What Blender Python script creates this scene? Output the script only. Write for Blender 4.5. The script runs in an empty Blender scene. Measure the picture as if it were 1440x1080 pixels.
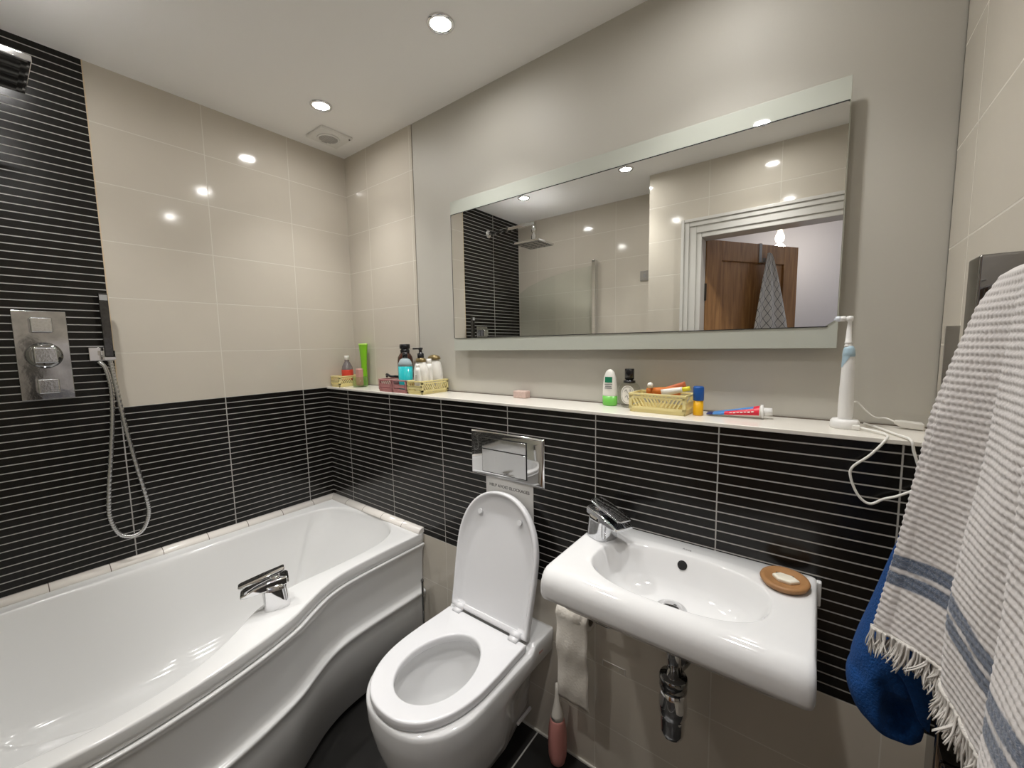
import bpy, bmesh, math, random
from mathutils import Vector, Matrix
random.seed(7)
C = bpy.context.scene.collection
PI = math.pi

# ------------------------------------------------------------------ materials
def nodes_of(name):
    m = bpy.data.materials.new(name); m.use_nodes = True
    nt = m.node_tree; return m, nt, nt.nodes['Principled BSDF']

def mat(name, col, rough=.5, metal=0., spec=.5, coat=0., trans=0., ior=1.45, alpha=1., bump=0., bscale=60., var=0., sheen=0., sss=0.):
    m, nt, b = nodes_of(name)
    b.inputs['Base Color'].default_value = (*col, 1)
    b.inputs['Roughness'].default_value = rough
    b.inputs['Metallic'].default_value = metal
    b.inputs['Specular IOR Level'].default_value = spec
    b.inputs['Coat Weight'].default_value = coat
    b.inputs['Coat Roughness'].default_value = .05
    b.inputs['Transmission Weight'].default_value = trans
    b.inputs['IOR'].default_value = ior
    b.inputs['Alpha'].default_value = alpha
    b.inputs['Sheen Weight'].default_value = sheen
    b.inputs['Subsurface Weight'].default_value = sss
    if sss: b.inputs['Subsurface Scale'].default_value = .01
    tc = nt.nodes.new('ShaderNodeTexCoord')
    n = nt.nodes.new('ShaderNodeTexNoise'); n.inputs['Scale'].default_value = bscale; n.inputs['Detail'].default_value = 4
    nt.links.new(tc.outputs['Object'], n.inputs['Vector'])
    if bump:
        bp = nt.nodes.new('ShaderNodeBump'); bp.inputs['Strength'].default_value = bump; bp.inputs['Distance'].default_value = .002
        nt.links.new(n.outputs['Fac'], bp.inputs['Height']); nt.links.new(bp.outputs['Normal'], b.inputs['Normal'])
    if var:
        mx = nt.nodes.new('ShaderNodeMix'); mx.data_type = 'RGBA'
        mx.inputs['A'].default_value = (*[c*(1-var) for c in col], 1); mx.inputs['B'].default_value = (*[min(1, c*(1+var)) for c in col], 1)
        nt.links.new(n.outputs['Fac'], mx.inputs['Factor']); nt.links.new(mx.outputs['Result'], b.inputs['Base Color'])
    return m

def emis(name, col, s):
    m, nt, b = nodes_of(name)
    b.inputs['Base Color'].default_value = (*col, 1)
    b.inputs['Emission Color'].default_value = (*col, 1); b.inputs['Emission Strength'].default_value = s
    return m

def tile_mat(name, col, grout, ax, u0, pu, v0, pv, gw, rough, spec=.5, wav=0., speck=0., vgw=None):
    """tiles laid on world axes: joints every pu along ax from u0 and every pv along z from v0"""
    m, nt, b = nodes_of(name); N = nt.nodes; L = nt.links
    g = N.new('ShaderNodeNewGeometry'); s = N.new('ShaderNodeSeparateXYZ'); L.new(g.outputs['Position'], s.inputs[0])
    def dist(sock, o, p, w):
        a = N.new('ShaderNodeMath'); a.operation = 'SUBTRACT'; L.new(sock, a.inputs[0]); a.inputs[1].default_value = o
        q = N.new('ShaderNodeMath'); q.operation = 'PINGPONG'; L.new(a.outputs[0], q.inputs[0]); q.inputs[1].default_value = p/2
        r = N.new('ShaderNodeMapRange'); L.new(q.outputs[0], r.inputs['Value'])
        r.inputs['From Min'].default_value = w*.38; r.inputs['From Max'].default_value = w*.62
        return r.outputs['Result']
    axs = ax if isinstance(ax, tuple) else (ax, 'Z')
    d1 = dist(s.outputs[axs[0]], u0, pu, vgw or gw); d2 = dist(s.outputs[axs[1]], v0, pv, gw)
    mn = N.new('ShaderNodeMath'); mn.operation = 'MINIMUM'; L.new(d1, mn.inputs[0]); L.new(d2, mn.inputs[1])
    nz = N.new('ShaderNodeTexNoise'); nz.inputs['Scale'].default_value = 9; nz.inputs['Detail'].default_value = 5
    L.new(g.outputs['Position'], nz.inputs['Vector'])
    va = N.new('ShaderNodeMix'); va.data_type = 'RGBA'
    va.inputs['A'].default_value = (*[c*(1-speck) for c in col], 1); va.inputs['B'].default_value = (*[c*(1+speck) for c in col], 1)
    L.new(nz.outputs['Fac'], va.inputs['Factor'])
    mx = N.new('ShaderNodeMix'); mx.data_type = 'RGBA'; mx.inputs['A'].default_value = (*grout, 1)
    L.new(va.outputs['Result'], mx.inputs['B']); L.new(mn.outputs[0], mx.inputs['Factor']); L.new(mx.outputs['Result'], b.inputs['Base Color'])
    rr = N.new('ShaderNodeMapRange'); L.new(mn.outputs[0], rr.inputs['Value']); rr.inputs['To Min'].default_value = .6; rr.inputs['To Max'].default_value = rough
    L.new(rr.outputs['Result'], b.inputs['Roughness']); b.inputs['Specular IOR Level'].default_value = spec
    bp = N.new('ShaderNodeBump'); bp.inputs['Strength'].default_value = .35; bp.inputs['Distance'].default_value = .001
    ad = N.new('ShaderNodeMath'); ad.operation = 'MULTIPLY_ADD'; L.new(nz.outputs['Fac'], ad.inputs[0]); ad.inputs[1].default_value = wav; L.new(mn.outputs[0], ad.inputs[2])
    L.new(ad.outputs[0], bp.inputs['Height']); L.new(bp.outputs['Normal'], b.inputs['Normal'])
    return m

CREAM = (.575, .53, .455); CGR = (.64, .61, .54)
BLK = (.0075, .0066, .0056); BGR = (.37, .36, .34)
M = dict(
    creamL=tile_mat('cream_tile_left', CREAM, CGR, 'Y', -.2944, .3333, 1.175, .2, .003, .09, speck=.03, wav=.05),
    creamB=tile_mat('cream_tile_back', CREAM, CGR, 'X', .1894, .3333, 1.175, .2, .003, .09, speck=.03, wav=.05),
    creamR=tile_mat('cream_tile_right', CREAM, CGR, 'Y', -.146, .3333, 1.165, .2, .003, .16, speck=.03, wav=.05),
    creamF=tile_mat('cream_tile_front', CREAM, CGR, 'X', .189, .3333, 1.175, .2, .003, .09, speck=.03, wav=.05),
    blackL=tile_mat('black_tile_left', BLK, BGR, 'Y', -.2944, .3333, 1.175, .025, .0031, .22, spec=.35, vgw=.0036),
    blackB=tile_mat('black_tile_back', BLK, BGR, 'X', .1894, .3333, 1.175, .025, .0031, .22, spec=.35),
    floor=tile_mat('charcoal_floor_tile', (.022, .021, .020), (.42, .41, .38), ('X', 'Y'), 1.304, 1.2, -1.0, 1.2, .005, .28, spec=.4, speck=.35, wav=.1),
    paint=mat('warm_white_paint', (.50, .482, .432), .5, spec=.35, bump=.05, bscale=220),
    ceil=mat('ceiling_paint', (.89, .88, .86), .6, spec=.3, bump=.03, bscale=200),
    ledge=mat('ledge_white', (.76, .73, .67), .18),
    white=mat('acrylic_white', (.76, .76, .755), .12, spec=.5),
    ceramic=mat('ceramic_white', (.75, .75, .75), .07, spec=.5),
    seat=mat('seat_plastic', (.74, .74, .755), .16),
    chrome=mat('chrome', (.78, .78, .79), .05, metal=1., bump=.02, bscale=30),
    spotchrome=mat('water_spotted_chrome', (.66, .67, .69), .08, metal=1., bump=.10, bscale=160, var=.25),
    hose=mat('hose_metal', (.62, .62, .62), .25, metal=1.),
    darkchrome=mat('dark_chrome', (.30, .30, .30), .06, metal=1.),
    brushed=mat('brushed_steel', (.42, .41, .39), .3, metal=1.),
    mirror=mat('mirror_silver', (.90, .91, .90), .0, metal=1.),
    frost=mat('pale_green_glass', (.50, .52, .465), .03, spec=.5),
    black=mat('black_plastic', (.012, .012, .013), .25),
    gapblack=mat('dark_gap', (.01, .01, .01), .7),
    seal_gapshade=mat('brown_seal_gap_shade', (.10, .085, .07), .6),
    doorwhite=mat('white_gloss_wood', (.64, .625, .59), .25),
    glass=mat('clear_glass', (.97, .99, .98), .02, trans=1., ior=1.45),
    paper=mat('paper_white', (.72, .71, .68), .7, bump=.3, bscale=300),
    tissue=mat('tissue_paper', (.74, .70, .63), .9, bump=.6, bscale=130),
    signpaper=mat('brushed_sign', (.66, .65, .63), .35),
    yellow=mat('pale_yellow_plastic', (.79, .69, .33), .4),
    pink=mat('dusty_pink_plastic', (.48, .22, .215), .4),
    wood=mat('soap_dish_wood', (.36, .185, .075), .5, bump=.1, bscale=40, var=.25),
    soap=mat('soap_cream', (.80, .76, .64), .5),
    pinksoap=mat('pink_soap_stone', (.60, .45, .40), .6, bump=.3, bscale=120, var=.2),
    bpink=mat('dull_pink_plastic', (.58, .25, .22), .4),
    grey=mat('grey_plastic', (.35, .35, .35), .4),
    greymark=mat('grey_print', (.25, .25, .25), .5),
    ink=mat('black_ink', (.03, .03, .03), .6),
    towelw=mat('waffle_cotton', (.575, .545, .53), .95, bump=.25, bscale=900, sheen=.2),
    fringe=mat('cotton_fringe', (.56, .535, .50), .95),
    blue=mat('royal_blue_terry', (.002, .048, .19), 1., bump=1., bscale=300, var=.45),
    hallw=mat('hall_paint', (.66, .66, .71), .6),
    hallf=mat('hall_floor_wood', (.30, .20, .12), .4, var=.2, bscale=6),
    lime=mat('lime_green_plastic', (.22, .55, .02), .35),
    amber=mat('grey_clear_plastic', (.30, .27, .28), .12, trans=.5),
    red=mat('red_label', (.65, .06, .035), .4),
    orange=mat('orange_plastic', (.60, .17, .025), .35),
    brown=mat('brown_bottle', (.055, .018, .010), .12),
    teal=mat('teal_liquid', (.02, .46, .50), .15),
    bwhite=mat('bottle_white', (.80, .78, .73), .3),
    gold=mat('olive_gold_cap', (.24, .18, .08), .3, metal=.5),
    green=mat('grass_green_plastic', (.17, .55, .09), .3),
    dgreen=mat('dark_green_label', (.01, .20, .10), .4),
    sblue=mat('strong_blue_plastic', (.01, .085, .33), .35),
    lblue=mat('light_blue_foil', (.07, .25, .62), .35),
    syellow=mat('amber_yellow_plastic', (.80, .43, .01), .35),
    lemon=mat('lemon_cap', (.80, .72, .05), .4),
    crimson=mat('crimson_print', (.70, .02, .05), .35),
    navy=mat('navy_print', (.01, .02, .13), .35),
    skyb=mat('pale_blue_grip', (.38, .52, .61), .4),
    brushw=mat('brush_white', (.82, .815, .80), .3),
    cord=mat('cord_white', (.80, .79, .75), .45),
    adapter=mat('adapter_white', (.66, .64, .59), .35),
    skin=mat('dusty_rose', (.55, .30, .26), .5),
    jarglass=mat('pale_green_jar', (.74, .80, .66), .05, trans=.85, ior=1.3),
    perfume=mat('perfume_glass', (.86, .86, .82), .03, trans=.9, ior=1.35),
    plate=mat('plate_plastic', (.78, .77, .74), .3),
    grille=mat('fan_grille', (.50, .49, .47), .5),
    darkwood=mat('hinge_dark', (.05, .04, .03), .4, metal=.6),
)

def oak():
    m, nt, b = nodes_of('oak_veneer'); N = nt.nodes; L = nt.links
    tc = N.new('ShaderNodeTexCoord'); mp = N.new('ShaderNodeMapping'); mp.inputs['Scale'].default_value = (14, 14, 1.3)
    n = N.new('ShaderNodeTexNoise'); n.inputs['Scale'].default_value = 3; n.inputs['Detail'].default_value = 6; n.inputs['Distortion'].default_value = .8
    L.new(tc.outputs['Object'], mp.inputs[0]); L.new(mp.outputs[0], n.inputs['Vector'])
    r = N.new('ShaderNodeValToRGB'); r.color_ramp.elements[0].position = .35; r.color_ramp.elements[0].color = (.25, .12, .042, 1)
    r.color_ramp.elements[1].position = .7; r.color_ramp.elements[1].color = (.43, .225, .085, 1)
    L.new(n.outputs['Fac'], r.inputs[0]); L.new(r.outputs[0], b.inputs['Base Color']); b.inputs['Roughness'].default_value = .42
    return m
M['oak'] = oak()
def thin_glass(name, tint, f=1.0):
    m = bpy.data.materials.new(name); m.use_nodes = True; nt = m.node_tree; nt.nodes.clear()
    o = nt.nodes.new('ShaderNodeOutputMaterial'); t = nt.nodes.new('ShaderNodeBsdfTransparent'); g = nt.nodes.new('ShaderNodeBsdfGlossy'); x = nt.nodes.new('ShaderNodeMixShader')
    fr0 = nt.nodes.new('ShaderNodeLayerWeight'); fr0.inputs['Blend'].default_value = .5
    pw = nt.nodes.new('ShaderNodeMath'); pw.operation = 'POWER'; pw.inputs[1].default_value = 4; nt.links.new(fr0.outputs['Facing'], pw.inputs[0])
    fr = nt.nodes.new('ShaderNodeMath'); fr.operation = 'MULTIPLY_ADD'; fr.inputs[1].default_value = .55; fr.inputs[2].default_value = .04; nt.links.new(pw.outputs[0], fr.inputs[0])
    t.inputs[0].default_value = (*tint, 1); g.inputs['Roughness'].default_value = .02
    nt.links.new(fr.outputs[0], x.inputs[0]); nt.links.new(t.outputs[0], x.inputs[1]); nt.links.new(g.outputs[0], x.inputs[2]); nt.links.new(x.outputs[0], o.inputs[0]); return m
M['glass'] = thin_glass('clear_glass_pane', (.975, .99, .98))
M['jarglass'] = thin_glass('pale_green_jar_glass', (.86, .91, .80))
M['perfume'] = thin_glass('perfume_bottle_glass', (.90, .90, .87))

def uv_stripes():
    """waffle towel: UV v runs down the cloth in metres; two blue bands near the hem"""
    m, nt, b = nodes_of('waffle_cotton_striped'); N = nt.nodes; L = nt.links
    uv = N.new('ShaderNodeUVMap'); s = N.new('ShaderNodeSeparateXYZ'); L.new(uv.outputs[0], s.inputs[0])
    w = N.new('ShaderNodeTexNoise'); w.inputs['Scale'].default_value = 420; w.inputs['Detail'].default_value = 2; L.new(uv.outputs[0], w.inputs['Vector'])
    r = N.new('ShaderNodeValToRGB'); r.color_ramp.interpolation = 'LINEAR'; e = r.color_ramp.elements
    e[0].position = 0; e[0].color = (0, 0, 0, 1); e[1].position = 1; e[1].color = (0, 0, 0, 1)
    # v is distance above hem / .2
    for p, v in ((.335, 0), (.345, 1), (.425, 1), (.435, .15), (.455, .15), (.465, 1), (.545, 1), (.555, 0)):
        q = e.new(p); q.color = (v, v, v, 1)
    L.new(s.outputs['Y'], r.inputs[0])
    mul = N.new('ShaderNodeMath'); mul.operation = 'MULTIPLY'
    mr = N.new('ShaderNodeMapRange'); L.new(w.outputs['Fac'], mr.inputs['Value']); mr.inputs['From Min'].default_value = .3; mr.inputs['From Max'].default_value = .55
    mr.inputs['To Min'].default_value = .55; mr.inputs['To Max'].default_value = 1.
    L.new(mr.outputs[0], mul.inputs[0]); L.new(r.outputs[0], mul.inputs[1])
    mx = N.new('ShaderNodeMix'); mx.data_type = 'RGBA'; mx.inputs['A'].default_value = (.575, .545, .53, 1); mx.inputs['B'].default_value = (.045, .072, .125, 1)
    L.new(mul.outputs[0], mx.inputs['Factor']); L.new(mx.outputs['Result'], b.inputs['Base Color'])
    b.inputs['Roughness'].default_value = .95; b.inputs['Sheen Weight'].default_value = .2
    bp = N.new('ShaderNodeBump'); bp.inputs['Strength'].default_value = .3; bp.inputs['Distance'].default_value = .001
    L.new(w.outputs['Fac'], bp.inputs['Height']); L.new(bp.outputs['Normal'], b.inputs['Normal'])
    return m
M['towel'] = uv_stripes()

def check_cloth():
    m, nt, b = nodes_of('checked_cloth'); N = nt.nodes; L = nt.links
    uv = N.new('ShaderNodeUVMap'); s = N.new('ShaderNodeSeparateXYZ'); L.new(uv.outputs[0], s.inputs[0])
    def ln(sock):
        q = N.new('ShaderNodeMath'); q.operation = 'PINGPONG'; L.new(sock, q.inputs[0]); q.inputs[1].default_value = .022
        l = N.new('ShaderNodeMath'); l.operation = 'LESS_THAN'; L.new(q.outputs[0], l.inputs[0]); l.inputs[1].default_value = .002; return l.outputs[0]
    a = N.new('ShaderNodeMath'); a.operation = 'MAXIMUM'; L.new(ln(s.outputs['X']), a.inputs[0]); L.new(ln(s.outputs['Y']), a.inputs[1])
    mx = N.new('ShaderNodeMix'); mx.data_type = 'RGBA'; mx.inputs['A'].default_value = (.62, .60, .57, 1); mx.inputs['B'].default_value = (.12, .12, .13, 1)
    L.new(a.outputs[0], mx.inputs['Factor']); L.new(mx.outputs['Result'], b.inputs['Base Color']); b.inputs['Roughness'].default_value = .9
    return m
M['check'] = check_cloth()

def trim_mat(ax):
    """white quarter round pieces with brown joints"""
    m, nt, b = nodes_of('white_trim_tile_' + ax); N = nt.nodes; L = nt.links
    g = N.new('ShaderNodeNewGeometry'); s = N.new('ShaderNodeSeparateXYZ'); L.new(g.outputs['Position'], s.inputs[0])
    a = N.new('ShaderNodeMath'); a.operation = 'ADD'; L.new(s.outputs[ax], a.inputs[0]); a.inputs[1].default_value = .292
    q = N.new('ShaderNodeMath'); q.operation = 'PINGPONG'; L.new(a.outputs[0], q.inputs[0]); q.inputs[1].default_value = .0745
    r = N.new('ShaderNodeMapRange'); L.new(q.outputs[0], r.inputs['Value']); r.inputs['From Min'].default_value = .0006; r.inputs['From Max'].default_value = .0016
    nz = N.new('ShaderNodeTexNoise'); nz.inputs['Scale'].default_value = 25; L.new(g.outputs['Position'], nz.inputs['Vector'])
    mx = N.new('ShaderNodeMix'); mx.data_type = 'RGBA'; mx.inputs['A'].default_value = (.12, .085, .06, 1); mx.inputs['B'].default_value = (.83, .79, .74, 1)
    L.new(r.outputs[0], mx.inputs['Factor']); L.new(mx.outputs['Result'], b.inputs['Base Color']); b.inputs['Roughness'].default_value = .18
    return m

# ------------------------------------------------------------------ mesh helpers
def newbm(): return bmesh.new()

def box(bm, x0, x1, y0, y1, z0, z1, mi=0):
    x0, x1 = min(x0, x1), max(x0, x1); y0, y1 = min(y0, y1), max(y0, y1); z0, z1 = min(z0, z1), max(z0, z1)
    v = [bm.verts.new(p) for p in ((x0, y0, z0), (x1, y0, z0), (x1, y1, z0), (x0, y1, z0), (x0, y0, z1), (x1, y0, z1), (x1, y1, z1), (x0, y1, z1))]
    for q in ((3, 2, 1, 0), (4, 5, 6, 7), (0, 1, 5, 4), (1, 2, 6, 5), (2, 3, 7, 6), (3, 0, 4, 7)):
        f = bm.faces.new([v[i] for i in q]); f.material_index = mi
    return v

def obox(bm, mtx, sx, sy, sz, mi=0):
    v = box(bm, -sx/2, sx/2, -sy/2, sy/2, -sz/2, sz/2, mi)
    for q in v: q.co = mtx @ q.co
    return v

def loft(bm, rings, closed=True, cap0=True, cap1=True, mi=0, smooth=True):
    R = [[bm.verts.new(p) for p in r] for r in rings]
    n = len(R[0])
    for a, b in zip(R, R[1:]):
        for i in range(n if closed else n-1):
            j = (i+1) % n
            f = bm.faces.new((a[i], a[j], b[j], b[i])); f.smooth = smooth; f.material_index = mi
    if closed and cap0:
        f = bm.faces.new(R[0][::-1]); f.material_index = mi
    if closed and cap1:
        f = bm.faces.new(R[-1]); f.material_index = mi
    return R

def lathe(bm, prof, c=(0, 0, 0), n=32, axis='Z', mi=0, sx=1., sy=1.):
    rings = []
    for r, z in prof:
        ring = []
        for i in range(n):
            a = 2*PI*i/n
            p = Vector((r*math.cos(a)*sx, r*math.sin(a)*sy, z))
            if axis == 'X': p = Vector((p.z, p.x, p.y))
            if axis == 'Y': p = Vector((p.x, -p.z, p.y))
            ring.append(p + Vector(c))
        rings.append(ring)
    return loft(bm, rings, mi=mi)

def spline(pts, n=8, closed=False):
    P = [Vector(p) for p in pts]; out = []; k = len(P)
    for i in range(k if closed else k-1):
        p0 = P[(i-1) % k] if closed or i > 0 else P[i]*2-P[i+1]
        p1 = P[i]; p2 = P[(i+1) % k]
        p3 = P[(i+2) % k] if closed or i+2 < k else P[i+1]*2-P[i]
        for j in range(n):
            t = j/n
            out.append(.5*((2*p1)+(-p0+p2)*t+(2*p0-5*p1+4*p2-p3)*t*t+(-p0+3*p1-3*p2+p3)*t**3))
    if not closed: out.append(P[-1])
    return out

def tube(bm, pts, r, n=10, mi=0, caps=True):
    P = [Vector(p) for p in pts]; rings = []
    up = None
    for i, p in enumerate(P):
        t = (P[min(i+1, len(P)-1)]-P[max(i-1, 0)]).normalized()
        if up is None:
            up = t.orthogonal().normalized()
        else:
            up = (up - t*up.dot(t)).normalized()
        bn = t.cross(up); rr = r[i] if isinstance(r, (list, tuple)) else r
        rings.append([p+up*rr*math.cos(2*PI*k/n)+bn*rr*math.sin(2*PI*k/n) for k in range(n)])
    loft(bm, rings, cap0=caps, cap1=caps, mi=mi)

def obj(name, bm, m, parent=None, bevel=0., seg=3, shift=True, smooth=None, sub=0, norm=True):
    """m: material or list. parented geometry is given in world coordinates and shifted to the parent's place"""
    if norm: bmesh.ops.recalc_face_normals(bm, faces=bm.faces)
    if parent is not None and shift:
        base = parent
        off = Vector((0, 0, 0))
        while base is not None:
            off += base.location; base = base.parent
        bmesh.ops.translate(bm, verts=bm.verts, vec=-off)
    me = bpy.data.meshes.new(name); bm.to_mesh(me); bm.free()
    for q in (m if isinstance(m, list) else [m]): me.materials.append(M[q] if isinstance(q, str) else q)
    if smooth is not None:
        for f in me.polygons: f.use_smooth = smooth
    o = bpy.data.objects.new(name, me); C.objects.link(o)
    if parent is not None: o.parent = parent
    if bevel:
        b = o.modifiers.new('bevel', 'BEVEL'); b.width = bevel; b.segments = seg; b.limit_method = 'ANGLE'; b.angle_limit = math.radians(40); b.harden_normals = True
        for f in me.polygons: f.use_smooth = True
    if sub:
        s = o.modifiers.new('sub', 'SUBSURF'); s.levels = sub; s.render_levels = sub
    return o

def thing(name, label, cat, loc=(0, 0, 0), group=None):
    o = bpy.data.objects.new(name, None); C.objects.link(o); o.location = loc; o.empty_display_size = .05
    o['label'] = label; o['category'] = cat
    if group: o['group'] = group
    return o

def tag(o, label, cat, group=None):
    o['label'] = label; o['category'] = cat
    if group: o['group'] = group
    return o

def struct(name, bm, m, bevel=0., smooth=None):
    o = obj(name, bm, m, bevel=bevel, smooth=smooth); o['kind'] = 'structure'; return o

def dup(root, loc, rotz=0, label=None, mats=None):
    r = root.copy(); C.objects.link(r); r.location = loc; r.rotation_euler = (0, 0, rotz)
    if label: r['label'] = label
    for ch in list(root.children):
        c = ch.copy(); C.objects.link(c); c.parent = r
        if mats:
            c.data = c.data.copy(); c.data.materials[0] = M[mats]
        for g in ch.children:
            d = g.copy(); C.objects.link(d); d.parent = c
    return r

def text(name, body, size, m, mtx, parent=None, ext=.0003):
    cu = bpy.data.curves.new('t', 'FONT'); cu.body = body; cu.size = size; cu.align_x = 'CENTER'; cu.align_y = 'CENTER'; cu.extrude = ext
    t = bpy.data.objects.new('t', cu); C.objects.link(t)
    bpy.context.view_layer.update()
    me = bpy.data.meshes.new_from_object(t.evaluated_get(bpy.context.evaluated_depsgraph_get()))
    bpy.data.objects.remove(t); bpy.data.curves.remove(cu)
    me.transform(mtx)
    bm = newbm(); bm.from_mesh(me); bpy.data.meshes.remove(me)
    return obj(name, bm, m, parent)

def cast(poly, c, th):
    """distance from c along th to the closed polygon"""
    dx, dy = math.cos(th), math.sin(th); best = None
    for (ax, ay), (bx, by) in zip(poly, poly[1:]+poly[:1]):
        ex, ey = bx-ax, by-ay; den = dx*ey-dy*ex
        if abs(den) < 1e-12: continue
        t = ((ax-c[0])*ey-(ay-c[1])*ex)/den; u = ((ax-c[0])*dy-(ay-c[1])*dx)/den
        if t > 0 and -1e-9 <= u <= 1+1e-9 and (best is None or t > best): best = t
    return best

def rounded(x0, x1, y0, y1, r, n=8):
    rs = r if isinstance(r, (list, tuple)) else [r]*4
    out = []
    for (cx, cy, a0), q in zip(((x1, y1, 0), (x0, y1, 90), (x0, y0, 180), (x1, y0, 270)), rs):
        sx = -1 if cx == x1 else 1; sy = -1 if cy == y1 else 1
        for i in range(n+1):
            a = math.radians(a0+90*i/n)
            out.append((cx+sx*q+q*math.cos(a), cy+sy*q+q*math.sin(a)))
    return out

def superell(cx, cy, a, b, e=2.4, n=64):
    out = []
    for i in range(n):
        t = 2*PI*i/n; ct, st = math.cos(t), math.sin(t)
        out.append((cx+a*math.copysign(abs(ct)**(2/e), ct), cy+b*math.copysign(abs(st)**(2/e), st)))
    return out

def v2(p): return [(q[0], q[1]) for q in p]

# ------------------------------------------------------------------ room dimensions
H = 2.37; XR = 2.256; YB = -.168; YF = -1.625; YD = -1.33; LZ = 1.178; BZ = .575
T = .008                               # tile thickness

# left wall (x = 0)
bm = newbm()
box(bm, -.12, -T, YF-.1, .1, 0, H+.1, 0)
box(bm, -T, 0, -.961, 0, 1.175, H, 1)              # cream field above the black dado
box(bm, -T, 0, -.961, 0, .45, 1.175, 2)            # black dado
box(bm, -T, 0, YF, -.961, .45, H, 2)               # black shower strip to the ceiling
struct('wall_left', bm, ['paint', 'creamL', 'blackL'])
bm = newbm(); box(bm, 0, .0012, -.9625, -.9595, 1.176, H)
struct('trim_3', bm, mat('tile_edge_bead', (.62, .50, .33), .4))
# back wall (y = 0)
bm = newbm()
box(bm, -.12, XR+.12, T, .12, 0, H+.1, 0)
box(bm, 0, .540, 0, T, 1.1, H, 1)
box(bm, .5445, XR, .0015, T+.001, 1.1, H, 0)       # painted panel beside the tiles
box(bm, .540, .5445, .004, T+.001, 1.1, H, 2)      # shadow gap, its shade put in as a dark strip
struct('wall_back', bm, ['paint', 'creamB', 'seal_gapshade'])
# right wall
bm = newbm()
box(bm, XR+T, XR+.12, YD-.02, .1, 0, H+.1, 0)
box(bm, XR, XR+T, YD, -.0035, 0, H, 1)
box(bm, XR+.003, XR+T, -.0035, .002, 0, H, 2)
struct('wall_right', bm, ['paint', 'creamR', 'seal_gapshade'])
# boxed-in cistern run under the ledge
bm = newbm()
box(bm, 0, XR, YB+T, 0, 0, LZ-.012, 0)
box(bm, 0, XR, YB, YB+T, BZ, LZ-.006, 1)
box(bm, 0, XR, YB, YB+T, 0, BZ, 2)
struct('wall_boxing', bm, ['paint', 'blackB', 'creamB'])
bm = newbm(); box(bm, 0, XR, YB-.004, 0, LZ-.010, LZ)
struct('trim_1', bm, 'ledge', bevel=.002)
bm = newbm(); box(bm, 0, XR, -.003, 0, LZ, LZ+.003)      # dark sealant line behind the ledge
struct('trim_4', bm, mat('brown_sealant', (.14, .115, .09), .6))
bm = newbm(); box(bm, .9, XR, YB-.006, YB, 0, .006)
struct('baseboard_back', bm, mat('white_sealant', (.68, .66, .60), .5))
# front walls: tub alcove, return, door wall
bm = newbm()
box(bm, -.12, 1.2, YF-.12, YF-T, 0, H+.1, 0)
box(bm, 0, 1.2, YF-T, YF, 0, H, 1)
struct('wall_front', bm, ['paint', 'creamF'])
bm = newbm()
DX0, DX1, DZ = 1.487, 2.225, 1.965
box(bm, 1.2, DX0-.02, YF-.12, YD-T, 0, H+.1, 0)
box(bm, DX0-.02, XR+.12, YD-.12, YD-T, DZ+.02, H+.1, 0)
box(bm, DX1+.02, XR+.12, YD-.12, YD-T, 0, DZ+.02, 0)
box(bm, 1.2-T, DX0-.02, YD-T, YD, 0, H, 1)
box(bm, DX0-.02, XR, YD-T, YD, DZ+.02, H, 1)
box(bm, DX1+.02, XR, YD-T, YD, 0, DZ+.02, 1)
box(bm, 1.2-T, 1.2, YF, YD-T, 0, H, 2)
struct('wall_door', bm, ['hallw', 'creamF', 'creamL'])
# door lining and casing
bm = newbm()
for x0, x1 in ((DX0-.02, DX0), (DX1, DX1+.02)): box(bm, x0, x1, YD-.125, YD, 0, DZ)
box(bm, DX0-.02, DX1+.02, YD-.125, YD, DZ, DZ+.02)
def casing(d0, d1, t):
    box(bm, DX0-d1, DX0-d0, YD, YD+t, 0, DZ+d1); box(bm, DX0-d0, XR-.001, YD, YD+t, DZ+d0, DZ+d1)
casing(-.004, .022, .010); casing(.022, .060, .016); casing(.060, .085, .022); casing(.085, .102, .028)
struct('trim_2', bm, 'doorwhite', bevel=.003)
# ceiling and floor
bm = newbm(); box(bm, -.12, XR+.12, YF-.12, .12, H, H+.1); struct('ceiling', bm, 'ceil')
bm = newbm(); box(bm, -.12, XR+.12, YD-.06, .12, -.06, 0); box(bm, -.12, 1.2, YF-.1, YD-.06, -.06, 0); struct('floor', bm, 'floor')
# hall beyond the doorway
bm = newbm(); box(bm, .4, 3.2, -3.5, -3.4, 0, 2.45); struct('wall_hall_far', bm, 'hallw')
bm = newbm(); box(bm, .3, .4, -3.5, YF-.12, 0, 2.45); struct('wall_hall_left', bm, 'hallw')
bm = newbm(); box(bm, 3.2, 3.3, -3.5, YD-.12, 0, 2.45); box(bm, XR+.12, 3.3, YD-.14, YD-.10, 0, 2.45); struct('wall_hall_right', bm, 'hallw')
bm = newbm(); box(bm, .3, 3.3, -3.5, YF-.12, 2.40, 2.5); box(bm, 1.2, 3.3, YF-.12, YD-.12, 2.40, 2.5); struct('ceiling_hall', bm, 'ceil')
bm = newbm(); box(bm, .3, 3.3, -3.5, YF-.1, -.06, -.002); box(bm, 1.2, 3.3, YF-.12, YD-.06, -.06, -.002); struct('floor_hall', bm, 'hallf')

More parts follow.
